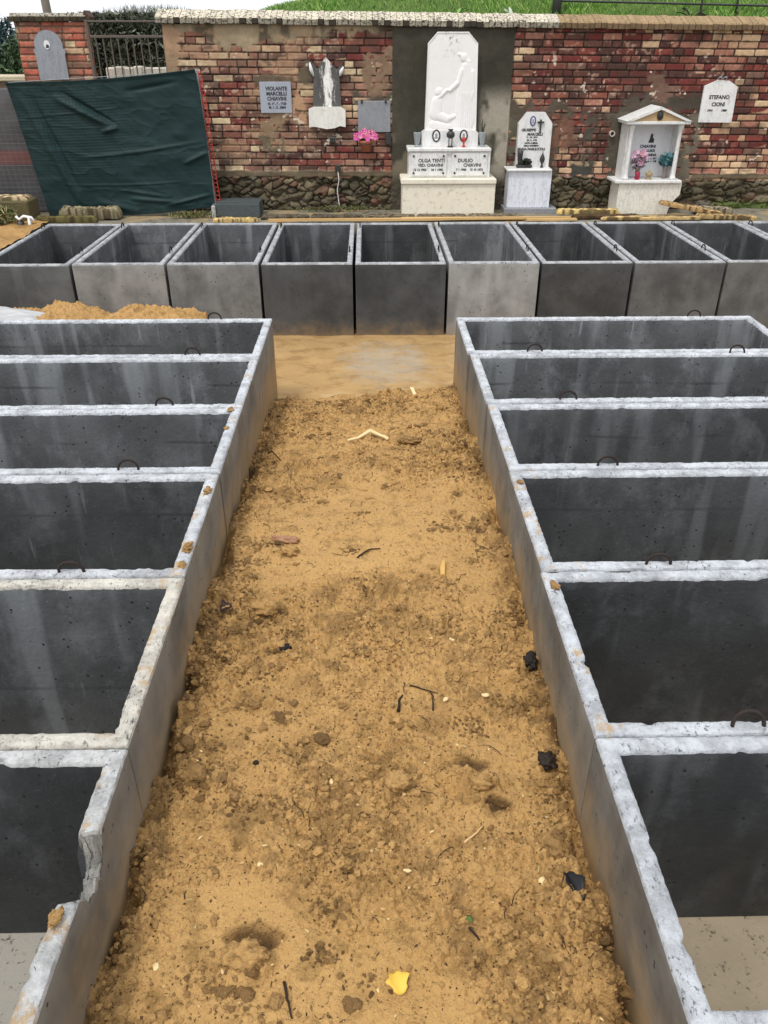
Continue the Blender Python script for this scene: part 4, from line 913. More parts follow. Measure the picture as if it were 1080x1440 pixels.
# torn white marble crest
Y = WY-.045
poly = [(435, 179), (434, 153), (440, 150), (441, 108), (436, 104), (434, 90), (438, 86.5), (446, 97), (452, 88), (458, 80), (463, 86), (468, 92), (473, 97), (481, 92), (483.5, 94), (482, 106), (477, 108), (480, 150), (486, 155), (486, 178.5), (478, 177), (471, 180), (460, 181.5), (450, 179.5), (442, 178)]
P = [at(a, b, Y) for a, b in poly]
def shield():
    import bmesh
    r = empty('marble_crest', (P[0][0]+.2, Y, P[0][1]), 'broken white marble crest with black streaks and a pointed top', 'marble crest')
    mb = MB(); mb.prism(P, Y, WY-.006); g = NG('streaked_marble'); x, y, z = g.sep()[:3]
    xc = (P[0][0]+P[19][0])/2; ax = g.math('ABSOLUTE', g.math('SUBTRACT', x, xc+.01)); n = g.noise(22, 6, .75, (1.2, 1, .3))
    edge = g.ramp(g.math('ADD', ax, g.math('MULTIPLY', g.math('SUBTRACT', n, .5), .34)), .02, .065)
    hi = g.ramp(z, P[18][1]-.05, P[18][1]+.02); st = g.math('MULTIPLY', edge, hi)
    mid = g.math('MULTIPLY', g.math('MULTIPLY', g.ramp(g.noise(22, 6, .75, (1, 1, .5)), .44, .62), .55), g.ramp(z, P[18][1]+.08, P[18][1]+.25))
    c = g.mix(mid, g.mix(g.noise(20), (.80, .77, .70), (.88, .87, .84)), (.17, .155, .135)); c = g.mix(g.math('MULTIPLY', st, .93), c, (.03, .028, .025))
    m = g.out(c, .6, g.noise(30, 5, .6), .5, .01)
    mb.build('slab', m, r)
    mb = MB(); zc = P[18][1]   # thicker scrolled foot
    mb.prism([at(a, b, Y) for a, b in ((435, 179), (434, 153), (441, 150), (480, 150), (486, 155), (486, 178.5), (478, 177), (471, 180), (460, 181.5), (450, 179.5), (442, 178))], Y-.018, Y+.002)
    mb.build('foot_scroll', m_marble('stained_marble', (.66, .63, .56), (.82, .80, .74), .3, 6, .3, .7), r)
    for a in ((435.5, 88, 441, 107), (483, 94, 478, 107)):
        p, q = at(a[0], a[1], Y), at(a[2], a[3], Y); mb = MB(); mb.tube([(p[0], Y-.004, p[1]), ((p[0]+q[0])/2-.006, Y-.014, (p[1]+q[1])/2), (q[0], Y-.004, q[1])], [.008, .020, .010], 8); mb.build('scroll', M_MARBLE, r, smooth=True)
shield()
# small grey slab
Y = WY-.035; x0, z1 = at(503, 142, Y); x1, z0 = at(549, 186, Y)
r = empty('grave_plaque', ((x0+x1)/2, Y, z0), 'small worn grey slab beside the dark cement panel, above the flower pot', 'plaque')
mb = MB(); mb.box(x0, x1, Y, WY-.008, z0, z1, None, .004, .002); mb.build('slab', M_GREYST, r)
for fx in (.12, .85): mb = MB(); mb.box(x0+(x1-x0)*fx-.01, x0+(x1-x0)*fx+.012, Y-.012, Y+.001, z1-.022, z1+.012, None, .003); mb.build('clip', M_DARK, r)
mb = MB(); mb.box(x1-.055, x1+.005, Y-.03, WY-.01, z0-.12, z0-.01, None, .006, .004); mb.build('bracket', M_DARK, r)
# pot of pink flowers
x, z = at(514, 205, WY-.09); Yp = WY-.085
r = empty('flower_pot', (x, Yp, z-.06), 'terracotta pot of bright pink flowers hanging on the brick wall', 'flower pot')
mb = MB(); mb.lathe(x, Yp, [(.045, z-.055), (.062, z+.025), (.070, z+.027), (.072, z+.052), (.062, z+.052), (.055, z+.03)], 20); mb.build('pot', M_TERRA, r, smooth=True)
mb = MB(); mb.tube([(x+.03, WY-.01, z+.03), (x+.068, Yp+.01, z+.02), (x+.05, Yp-.05, z+.02), (x, Yp-.072, z+.02), (x-.05, Yp-.05, z+.02), (x-.068, Yp+.01, z+.02), (x-.03, WY-.01, z+.03)], .005, 6); mb.build('bracket', M_DARK, r)
V, F, cc = leaves(0, 0, .145, .10, .06, .05, 500, .024, [(40, 62, 36), (60, 84, 50), (30, 46, 28)], 2, .6); mesh('foliage', V, F, M_LEAF, r, col=cc)
mb = MB()
for k in range(46):
    a = random.uniform(0, 6.28); q = random.random()**.5; cx_ = x+.125*q*math.cos(a); cy_ = Yp-.02+.05*q*math.sin(a); cz_ = z+.115+random.uniform(-.035, .055)*(1-.5*q)-.03*q
    for p_ in range(6):
        b = p_*1.047+a; mb.add([(cx_, cy_-.005, cz_), (cx_+.020*math.cos(b-.5), cy_-.012, cz_+.020*math.sin(b-.5)), (cx_+.026*math.cos(b), cy_-.006, cz_+.026*math.sin(b)), (cx_+.020*math.cos(b+.5), cy_-.012, cz_+.020*math.sin(b+.5))], [(0, 1, 2, 3)], C(random.choice([232, 240, 226]), random.choice([130, 165, 105]), random.choice([175, 195, 160])))
mb.build('blossom', M_LEAF, r, col=True)
# junction box and cable
x, z = at(475, 236, WY-.05); r = empty('junction_box', (x, WY-.05, z-.03), 'small black junction box with a pale cable hanging to the ground', 'junction box')
mb = MB(); mb.box(x-.03, x+.03, WY-.075, WY-.03, z-.03, z+.03, None, .005); mb.build('housing', M_DARK, r)
mb = MB(); mb.tube([(x, WY-.06, z-.03), (x+.01, WY-.065, z-.12), (x-.012, WY-.06, z-.22), (x+.0, WY-.07, z-.33), (x+.015, WY-.09, .61)], .0045, 6); mb.build('cable', M_WHITEP, r, smooth=True)
# small black socket on bricks
x, z = at(468, 197, WY-.02); mb = MB(); mb.box(x-.028, x+.028, WY-.04, WY-.012, z-.028, z+.028, None, .006, .003); o = mb.build('wall_socket', M_DARK); tag(o, 'small black square block set in the bricks below the marble crest', 'block')
# pipe stub on the right
x, z = at(861, 188, WY-.04); mb = MB()
n = 16; ro, ri = .030, .020
V = [(x+q*math.cos(6.2832*k/n), yy, z+q*math.sin(6.2832*k/n)) for (q, yy) in ((ro, WY), (ro, WY-.05), (ri, WY-.05), (ri, WY-.005)) for k in range(n)]
F = [(i*n+k, i*n+(k+1) % n, (i+1)*n+(k+1) % n, (i+1)*n+k) for i in range(3) for k in range(n)]+[tuple(3*n+k for k in range(n))]
mb.add(V, F); tag(mb.build('drain_pipe', plain('pale_pipe', (.55, .48, .42), .6)), 'pale round pipe stub sticking out of the bricks left of the shrine', 'pipe')

# ------------------------------------------------------------------ tall double tomb
YB = WY-.42        # front of the base
GZ = .60
def bx(pxl, pxr, pyt, pyb, Yf, Yb): (a, t), (b, u) = at(pxl, pyt, Yf), at(pxr, pyb, Yf); return a, b, Yf, Yb, u, t
r = empty('double_tomb', (.87, YB, GZ), 'tall white marble tomb with carved relief and two name panels', 'tomb')
a = bx(566, 694.5, 259, 297, YB, WY-.02); mb = MB(); mb.box(a[0], a[1], a[2], a[3], GZ-.01, a[5], None, .004); mb.build('base', M_CREAM, r)
zc = a[5]; a2 = bx(564, 698, 251, 259, YB-.02, WY-.02); mb = MB(); mb.box(a2[0], a2[1], a2[2], a2[3], zc+.001, zc+.05, None, .006); mb.build('base_slab', M_CREAM, r)
Y2 = YB+.10; q = at(574.5, 250, Y2); q1 = at(688, 250, Y2); zt = at(600, 213, Y2)[1]; zb_ = zc+.051
mb = MB(); mb.box(q[0], q1[0], Y2, WY-.02, zb_, zt, None, .003); mb.build('chest', M_MARBLE, r)
mb = MB(); mb.box(at(573, 210, Y2)[0], at(690.5, 210, Y2)[0], Y2-.025, WY-.02, zt+.001, zt+.032, None, .005); mb.build('chest_slab', M_MARBLE, r)
zs = zt+.033
for (pl, pr, lines) in ((577, 628, (('OLGA TENTI', .66, .048, .06), ('VED. CHIAVINI', .46, .040, .04), ('12 12 1902', .26, .030, -.18), ('24 1 1990', .26, .030, .18))), (635, 685, (('DUILIO', .66, .048, -.09), ('CHIAVINI', .46, .044, .06), ('7 1 1900', .26, .030, -.17), ('15 10 1972', .26, .030, .15)))):
    xa_, xb_ = at(pl, 230, Y2)[0], at(pr, 230, Y2)[0]; za_, zb2 = zb_+.018, zt-.012
    mb = MB(); mb.box(xa_, xb_, Y2-.014, Y2-.001, za_, zb2, None, .002); mb.build('name_panel', M_MARBLE, r)
    for t, fz, s, dx in lines: text(t, (xa_+xb_)/2+dx*.5, za_+(zb2-za_)*fz, s, Y2-.0148, r, bold=.0014)
    for ux in (.09, .91):
        for uz in (.12, .86):
            mb = MB(); x, z = xa_+(xb_-xa_)*ux, za_+(zb2-za_)*uz; mb.prism([(x+.011*math.cos(6.2832*k/12), z+.011*math.sin(6.2832*k/12)) for k in range(12)][::-1], Y2-.022, Y2-.0142); mb.build('stud', M_DARK, r)
# stele
Y3 = WY-.17; xl, xr = at(593, 200, Y3)[0], at(672, 200, Y3)[0]; zm = at(600, 184, Y3)[1]; xm = (xl+xr)/2
mb = MB(); mb.prism([(xl, zs), (xr, zs), (xr, zm-.02), (xr-.025, zm), (xl+.025, zm), (xl, zm-.02)], Y3, WY-.03); mb.build('stele_foot', M_MARBLE, r)
for px in (613.5, 652): x, z = at(px, 191, Y3); oval(x, z, .043, .060, Y3, r)
Y4 = WY-.12; zt4 = at(630, 44.5, Y4)[1]; wl, wr = at(597.5, 180, Y4)[0], at(669.5, 180, Y4)[0]; wtl, wtr = at(602.5, 60, Y4)[0], at(672, 60, Y4)[0]
def stele():
    nx, nz = 210, 330; U, Vv = np.meshgrid(np.linspace(0, 1, nx), np.linspace(0, 1, nz), indexing='ij')
    Z = (zm+.001)+Vv*(zt4-zm-.001); xl_ = wl+(wtl-wl)*Vv; xr_ = wr+(wtr-wr)*Vv
    cut = np.clip(Z-(zt4-.10), 0, 1); xl_ = xl_+cut*.95; xr_ = xr_-cut*.95
    X = xl_+U*(xr_-xl_)
    H = np.zeros_like(X); W_ = wr-wl; Ht = zt4-zm
    def cap(x1, z1, x2, z2, r1, r2, hgt, wob=0):
        nonlocal H
        ax, az = wl+x1*W_, zm+z1*Ht; bx_, bz = wl+x2*W_, zm+z2*Ht
        dx, dz = bx_-ax, bz-az; t = np.clip(((X-ax)*dx+(Z-az)*dz)/(dx*dx+dz*dz+1e-9), 0, 1)
        rr = (r1+(r2-r1)*t)*W_; d = np.hypot(X-ax-t*dx, Z-az-t*dz)/rr
        if wob: d = d+wob*np.sin((X-ax)*90+(Z-az)*12)*.12
        H = np.maximum(H, hgt*.55*np.sqrt(np.clip(1-d*d, 0, 1)))
    # standing robed figure on the right, arm reaching out to a kneeling child on the left
    cap(.70, .745, .70, .755, .070, .065, .022); cap(.76, .60, .76, .66, .13, .09, .020); cap(.78, .12, .76, .58, .20, .14, .020, .8)
    cap(.70, .06, .74, .45, .16, .12, .018, .8); cap(.68, .62, .62, .50, .05, .045, .024); cap(.62, .50, .46, .42, .045, .035, .026); cap(.86, .60, .90, .40, .05, .04, .018); cap(.90, .40, .86, .30, .04, .035, .020)
    cap(.62, .78, .78, .70, .03, .05, .016)
    cap(.25, .40, .25, .41, .070, .065, .024); cap(.22, .30, .20, .18, .10, .12, .022); cap(.24, .34, .40, .42, .04, .03, .022); cap(.20, .17, .42, .12, .08, .07, .022); cap(.42, .12, .56, .15, .05, .04, .024); cap(.15, .06, .45, .04, .07, .05, .014)
    for k in range(6): cap(.68+.045*k, .04, .70+.028*k, .40, .012, .008, .027)
    H += (fbm(X*25, Z*25, 5, 3)-.5)*.0015
    edge = np.minimum(np.minimum(U, 1-U)*W_, (1-Vv)*Ht); H = H*sst(.008, .02, edge)+.006*(edge < .012)
    V = np.stack([X, Y4-H, Z], -1).reshape(-1, 3)-np.array(r.location)
    # sides and back
    idx = lambda i, j: i*nz+j
    border = [idx(i, 0) for i in range(nx)]+[idx(nx-1, j) for j in range(1, nz)]+[idx(i, nz-1) for i in range(nx-2, -1, -1)]+[idx(0, j) for j in range(nz-2, 0, -1)]
    B = V[border].copy(); B[:, 1] = WY-.03-r.location[1]; n0 = len(V); V2 = np.vstack([V, B]); m_ = len(border)
    F = gridf(nx, nz); i = np.arange(m_); F2 = np.stack([np.array(border), n0+i, n0+(i+1) % m_, np.array(border)[(i+1) % m_]], 1)
    g = NG('relief_marble'); z = g.sep()[2]
    c = g.mix(g.noise(5, 5, .6), (.76, .73, .71), (.87, .85, .83)); st = g.math('MULTIPLY', g.ramp(g.noise(22, 5, .7), .52, .62), g.ramp(z, zt4-.26, zt4-.03))
    x = g.sep()[0]; xx = g.ramp(g.math('ABSOLUTE', g.math('SUBTRACT', x, xm-.02)), .14, .03)
    c = g.mix(g.math('MULTIPLY', g.math('MULTIPLY', st, xx), .85), c, (.16, .15, .14)); m = g.out(c, .55, g.noise(60, 4, .6), .2, .003)
    o = mesh('relief_stele', V2, np.vstack([F, F2]), m, r, smooth=True); smoothshade(o, 60)
stele()
def lantern(x, y, z, name, label, s=1.0, col=M_DARK, grp=None):
    rt = empty(name, (x, y, z), label, 'grave lantern', grp); mb = MB()
    mb.lathe(x, y, [(.030*s, z), (.034*s, z+.008*s), (.024*s, z+.014*s)], 14); mb.build('foot', col, rt, smooth=True)
    for k in range(4):
        a = .785+k*1.571; mb = MB(); mb.tube([(x+.022*s*math.cos(a), y+.022*s*math.sin(a), z+.012*s), (x+.022*s*math.cos(a), y+.022*s*math.sin(a), z+.085*s)], .004*s, 6); mb.build('leg', col, rt)
    mb = MB(); mb.lathe(x, y, [(.024*s, z+.083*s), (.042*s, z+.10*s), (.044*s, z+.13*s), (.030*s, z+.145*s), (.014*s, z+.155*s), (.026*s, z+.16*s), (.026*s, z+.17*s), (.008*s, z+.172*s)], 14); mb.build('lamp_head', col, rt, smooth=True)
x, z = at(633, 208, Y3-.08); lantern(x, Y3-.08, zs, 'grave_lantern', 'small dark bronze lantern between the two oval portraits')
def vase(px, Yv, z, label, m, mh=.10, rr=.034, stem=True, grp='zinc vases flanking the tall tomb'):
    x = at(px, 200, Yv)[0]; rt = empty('grave_vase', (x, Yv, z), label, 'vase', grp); mb = MB()
    mb.lathe(x, Yv, [(rr*.8, z), (rr*.85, z+.012), (rr*.45, z+.02), (rr*.75, z+.03), (rr*1.15, z+.03+mh), (rr*1.15, z+.036+mh), (rr*.95, z+.036+mh)], 16); mb.build('cup', m, rt, smooth=True)
    if stem:
        mb = MB()
        for k in range(7): a = k*.9; mb.tube([(x, Yv, z+.10), (x+.015*math.cos(a), Yv+.01*math.sin(a), z+.18), (x+.03*math.cos(a), Yv+.02*math.sin(a), z+.22+.02*(k % 3))], [.003, .003, .0015], 5, C(50, 58, 44))
        mb.build('stems', M_SMALL, rt, col=True)
vase(586.5, Y3-.02, zs, 'grey zinc vase left of the oval portraits on the tall tomb', M_ZINC); vase(678, Y3-.02, zs, 'grey zinc vase right of the oval portraits on the tall tomb', M_ZINC, stem=True)
x = at(652, 204, Y3-.07)[0]; rt = empty('votive_light', (x, Y3-.07, zs), 'red votive light standing in front of the right oval portrait', 'votive light')
mb = MB(); mb.lathe(x, Y3-.07, [(.018, zs), (.020, zs+.008), (.009, zs+.02), (.010, zs+.05), (.022, zs+.066), (.022, zs+.085), (.012, zs+.09)], 12); mb.build('cup', M_RED, rt, smooth=True)

# ------------------------------------------------------------------ middle stele on a marble block
Y5 = WY-.25; r = empty('marble_tomb', (1.76, Y5, GZ), 'white marble headstone with angled top on a veined block', 'tomb')
(a_, t_), (b_, u_) = at(716, 241, Y5), at(771.5, 292, Y5)
mb = MB(); mb.box(a_, b_, Y5, WY-.02, u_, t_, None, .003); mb.build('block', M_MARBLE_BLUE, r)
mb = MB(); mb.box(a_-.03, b_+.08, Y5-.03, WY-.02, GZ-.01, u_-.001, None, .006, .002); mb.build('plinth', M_GREYST, r)
mb = MB(); mb.box(at(713, 238, Y5)[0], at(776, 238, Y5)[0], Y5-.03, WY-.02, t_+.001, t_+.025, None, .006); mb.build('ledge', M_MARBLE, r)
Y6 = WY-.11; zb6 = t_+.026; hl, hr = at(726, 225, Y6)[0], at(772, 225, Y6)[0]; zt6 = at(750, 158, Y6)[1]
mb = MB(); mb.prism([(hl, zb6), (hr, zb6), (hr, zt6-.105), (hr-.085, zt6), (hl+.085, zt6), (hl, zt6-.105)], Y6, WY-.02); mb.build('headstone', M_MARBLE, r)
x, z = at(749.5, 170, Y6); oval(x, z, .032, .048, Y6, r, plain('blue_enamel', (.10, .12, .26), .3))
x, z = at(760, 176, Y6); mb = MB(); mb.box(x-.008, x+.008, Y6-.014, Y6-.001, z-.075, z+.055, None, .002); mb.box(x-.035, x+.035, Y6-.017, Y6-.0005, z+.022, z+.036, None, .002)
mb.tube([(x, Y6-.018, z+.045), (x, Y6-.02, z-.03)], [.009, .006], 8); mb.tube([(x-.03, Y6-.018, z+.034), (x, Y6-.02, z+.020), (x+.03, Y6-.018, z+.034)], .005, 6); mb.build('crucifix', M_DARK, r)
xc = (hl+hr)/2; H6 = zt6-zb6
for t, px, py, s in (('GIUSEPPE', 743.5, 183, .036), ('MARCELLI', 752.5, 189, .036), ('11 . 10 . 1894', 748, 193.2, .021), ('20 . 2 . 1976', 748, 197.3, .021), ('NATA A SIENA', 747, 201.3, .021), ('DELLA BAMBINA', 747, 205, .021), ('MARIA PAGLIUCOLI', 747, 209.8, .033)):
    x, z = at(px, py, Y6); text(t, x, z, s, Y6-.0008, r, bold=.0018)
# lily of dark bronze on its face + small lamp
x, z = at(733, 234, Y6-.05); rt = empty('bronze_vase', (x, Y6-.06, zb6), 'dark bronze flower trough at the left of the angled headstone', 'vase')
mb = MB(); mb.box(x-.055, x+.115, Y6-.085, Y6-.02, zb6, zb6+.030, None, .01, .003); mb.build('trough', M_DARK, rt)
mb = MB(); mb.lathe(x-.022, Y6-.055, [(.018, zb6+.03), (.024, zb6+.08), (.030, zb6+.13), (.034, zb6+.165), (.030, zb6+.165)], 12); mb.build('cup', M_DARK, rt, smooth=True)
V, F, cc = leaves(x+.05-x, 0, .055, .06, .03, .035, 260, .016, [(30, 36, 26), (44, 50, 34), (24, 26, 20)], 2); mesh('foliage', V, F, M_LEAF, rt, col=cc)
x = at(762.5, 225, Y6-.05)[0]; rt = empty('grave_lantern', (x, Y6-.05, zb6), 'small dark flame shaped lamp at the right of the angled headstone', 'grave lantern')
mb = MB(); mb.lathe(x, Y6-.05, [(.018, zb6), (.012, zb6+.02), (.008, zb6+.035), (.024, zb6+.06), (.028, zb6+.085), (.018, zb6+.115), (.006, zb6+.135), (.003, zb6+.16)], 14); mb.build('lamp', M_DARK, rt, smooth=True)

# ------------------------------------------------------------------ temple shaped shrine
YS = WY-.34; r = empty('marble_shrine', (3.05, YS, GZ), 'small white temple shaped shrine with pediment and two columns', 'shrine')
(a_, t_), (b_, u_) = at(871, 258, YS), at(953, 292, YS)
mb = MB(); brk = [(a_, GZ-.01), (b_-.11, GZ-.01), (b_-.10, GZ+.05), (b_-.07, GZ+.10), (b_-.06, GZ+.13), (b_-.005, GZ+.19), (b_, t_), (a_, t_)]
mb.prism(brk, YS, WY-.02); mb.build('base', m_marble('veined_cream', (.64, .60, .50), (.80, .77, .70), .6, 9, .35, .7), r)
(sl, _), (sr, _) = at(865.5, 255, YS-.03), at(959, 255, YS-.03)
mb = MB(); mb.box(sl, sr, YS-.03, WY-.02, t_+.001, t_+.032, None, .006); mb.build('shelf', M_MARBLE, r); z0 = t_+.033
xl_, xr_ = at(879, 215, YS)[0], at(957, 215, YS)[0]; xl_ = at(876, 250, YS)[0]; xr_ = at(951, 250, YS)[0]; z1 = at(920, 175, YS)[1]
mb = MB(); mb.box(xl_, xl_+.03, YS+.06, WY-.03, z0, z1, None, .002); mb.build('side_panel', M_MARBLE, r); mb = MB(); mb.box(xr_-.03, xr_, YS+.06, WY-.03, z0, z1, None, .002); mb.build('side_panel', M_MARBLE, r)
mb = MB(); mb.box(xl_+.031, xr_-.031, WY-.08, WY-.03, z0, z1, None, 0); mb.build('back_panel', m_marble('brightened_marble', (.82, .82, .84), (.90, .90, .92), .2, 5), r)  # paler marble makes up in colour for the shade under the roof
for xx in (xl_+.032, xr_-.032):
    mb = MB(); mb.lathe(xx, YS+.03, [(.034, z0), (.034, z0+.02), (.026, z0+.03), (.024, z0+.05), (.021, z0+(z1-z0)*.5), (.020, z1-.06), (.026, z1-.045), (.032, z1-.02), (.034, z1)], 16); mb.build('column', M_MARBLE, r, smooth=True)
el, er = at(880, 172, YS-.03)[0], at(974, 172, YS-.03)[0]; el = xl_-.045; er = xr_+.045; zp = at(926, 150, YS-.03)[1]; xc = (el+er)/2
mb = MB(); mb.box(el, er, YS-.03, WY-.02, z1+.001, z1+.030, None, .004); mb.build('lintel', M_MARBLE, r)
mb = MB(); mb.prism([(el+.05, z1+.031), (er-.05, z1+.031), (xc, zp-.028)], YS-.02, WY-.03); mb.build('tympanum', plain('tan_stucco', (.50, .34, .18), .9, .25, 30), r)
zc2 = zp
mb = MB(); mb.prism([(el-.01, z1+.031), (el+.05, z1+.031), (xc, zc2-.026), (xc, zc2)], YS-.04, WY-.02); mb.prism([(er+.01, z1+.031), (xc+.0005, zc2), (xc+.0005, zc2-.026), (er-.05, z1+.031)], YS-.04, WY-.02); mb.build('pediment_roof', M_MARBLE, r)
x = xc; z = (z1+.03+zp-.03)/2
mb = MB(); mb.lathe(0, 0, [(.001, 0), (.03, .001), (.036, .006), (.02, .014), (.001, .016)], 16); Vv = np.vstack(mb.V); Vv = np.stack([Vv[:, 0]*.9+x, YS-.021-Vv[:, 2], Vv[:, 1]*1.2+z], -1); mb.V = [Vv]; mb.build('medallion', M_DARK, r, smooth=True)
YBk = WY-.081
x, z = at(916, 194, YBk); mb = MB(); mb.prism([(x-.026, z-.045), (x+.03, z-.045), (x+.03, z-.01), (x+.014, z+.005), (x+.014, z+.035), (x-.002, z+.045), (x-.012, z+.02), (x-.014, z-.005)], YBk-.006, YBk-.0005); mb.build('bronze_figure', M_DARK, r)
for t, px, py, s in (('CHIAVINI', 911, 206, .040), ('LUIGI', 915, 212, .036), ('ANNA', 916, 218, .036), ('2 . 6 . 1899', 917, 223, .020), ('8 . 1 . 1985', 917, 227, .020)):
    x, z = at(px, py, YBk); text(t, x, z, s, YBk-.0008, r, bold=.0018)
def bouquet(px, py, Yv, label, cols, gcols, w_, hh, vase_m, zbase):
    x, z = at(px, py, Yv); w_ *= 1.1; rt = empty('flower_vase', (x, Yv, zbase), label, 'flowers')
    mb = MB(); mb.lathe(x, Yv, [(.022, zbase), (.016, zbase+.02), (.024, zbase+.09), (.030, zbase+.12), (.026, zbase+.12)], 12); mb.build('vase', vase_m, rt, smooth=True)
    V, F, cc = leaves(0, 0, z-zbase-.03, w_, .05, hh, 240, .018, gcols, 3, .6); mesh('foliage', V, F, M_LEAF, rt, col=cc); mb = MB()
    for k in range(34):
        a = random.uniform(0, 6.28); q = random.random()**.6; cx_ = x+w_*q*math.cos(a); cy_ = Yv-.03*random.random(); cz_ = z+hh*q*math.sin(a)
        c = C(*random.choice(cols))
        for p_ in range(5):
            b = p_*1.2566+a; R_ = .017; mb.add([(cx_, cy_-.004, cz_), (cx_+R_*math.cos(b-.5), cy_-.010, cz_+R_*math.sin(b-.5)), (cx_+R_*1.3*math.cos(b), cy_-.006, cz_+R_*1.3*math.sin(b)), (cx_+R_*math.cos(b+.5), cy_-.010, cz_+R_*math.sin(b+.5))], [(0, 1, 2, 3)], c*random.uniform(.8, 1.1))
    mb.build('blossom', M_LEAF, rt, col=True)
bouquet(899, 222, YS+.10, 'pink artificial flowers at the left inside the shrine', [(236, 190, 214), (240, 170, 190), (222, 160, 200), (240, 214, 226)], [(120, 110, 120), (90, 90, 96)], .075, .085, plain('brown_vase', (.16, .11, .09), .5), z0)
bouquet(938, 222, YS+.12, 'teal blue artificial flowers at the right inside the shrine', [(96, 150, 160), (70, 120, 130), (150, 186, 190), (60, 100, 104)], [(70, 110, 110), (50, 80, 84)], .075, .055, plain('taupe_vase', (.22, .17, .15), .5), z0)
x = at(896.5, 247, YS+.04)[0]; mb = MB(); mb.lathe(x, YS+.045, [(.024, z0), (.026, z0+.01), (.026, z0+.065), (.020, z0+.075)], 14); tag(mb.build('votive_light', plain('dark_red_glass', (.30, .01, .04), .2), smooth=True), 'dark red votive candle at the left on the shrine shelf', 'votive light')
x = at(912.5, 247, YS+.06)[0]; mb = MB(); mb.lathe(x, YS+.065, [(.035, z0), (.030, z0+.008), (.018, z0+.02), (.042, z0+.045), (.044, z0+.055), (.02, z0+.06), (.012, z0+.085)], 14); tag(mb.build('oil_lamp', plain('brass', (.34, .25, .12), .4), smooth=True), 'low brass oil lamp in the middle of the shrine shelf', 'lamp')

# white plaque at right
Y = WY-.035; pts = [at(a, b, Y) for a, b in ((982, 172), (1028.5, 172.5), (1037.5, 122), (1026, 113.5), (1010, 112.5), (991, 121))]
r = empty('grave_plaque', (pts[0][0]+.18, Y, pts[0][1]), 'white house shaped memorial plaque at the right end of the brick wall', 'plaque')
mb = MB(); mb.prism(pts, Y, WY-.008); mb.build('slab', M_MARBLE, r)
for t, px, py, s in (('STEFANO', 1011.5, 137, .050), ('CIONI', 1010, 147, .050), ('1914', 998, 155.5, .028), ('1980', 1018, 155.5, .028)): x, z = at(px, py, Y); text(t, x, z, s, Y-.0008, r, bold=.002)
mb = MB()
for px in (1013, 1020): x, z = at(px, 111.5, Y-.01); mb.tube([(x-.02, Y+.01, z), (x-.01, Y-.015, z+.02), (x+.01, Y-.015, z+.02), (x+.02, Y+.01, z)], .006, 6)
mb.build('ornament', M_ZINC, r)
# arched grey plaque on the pillar
Y = PYF-.035; xc, zt = at(64, 42, Y); zb = at(70, 112, Y)[1]; hw = .165
pts = [(xc-hw, zb), (xc+hw, zb), (xc+hw, zt-.24), (xc+hw+.012, zt-.22), (xc+hw+.012, zt-.19), (xc+hw-.01, zt-.18)]+[(xc+(hw-.005)*math.cos(a), zt-.155+.155*math.sin(a)) for a in np.linspace(.1, math.pi-.1, 11)]+[(xc-hw+.01, zt-.18), (xc-hw-.012, zt-.19), (xc-hw-.012, zt-.22), (xc-hw, zt-.24)]
r = empty('grave_plaque', (xc, Y, zb), 'grey arched memorial slab fixed to the orange brick pillar', 'plaque')
mb = MB(); mb.prism(pts, Y, PYF-.008); mb.build('slab', m_marble('cracked_grey', (.235, .25, .275), (.32, .33, .36), .5, 6), r)
x, z = at(66, 63, Y); mb = MB(); mb.prism([(x+.034*math.cos(6.2832*k/20), z+.045*math.sin(6.2832*k/20)) for k in range(20)][::-1], Y-.006, Y-.0005); mb.build('portrait', M_WHITEP, r)
mb = MB(); mb.prism([(x-.018, z-.03), (x+.02, z-.03), (x+.022, z-.005), (x+.002, z+.006), (x-.006, z-.002)], Y-.008, Y-.0062); mb.build('portrait_figure', M_INK, r)

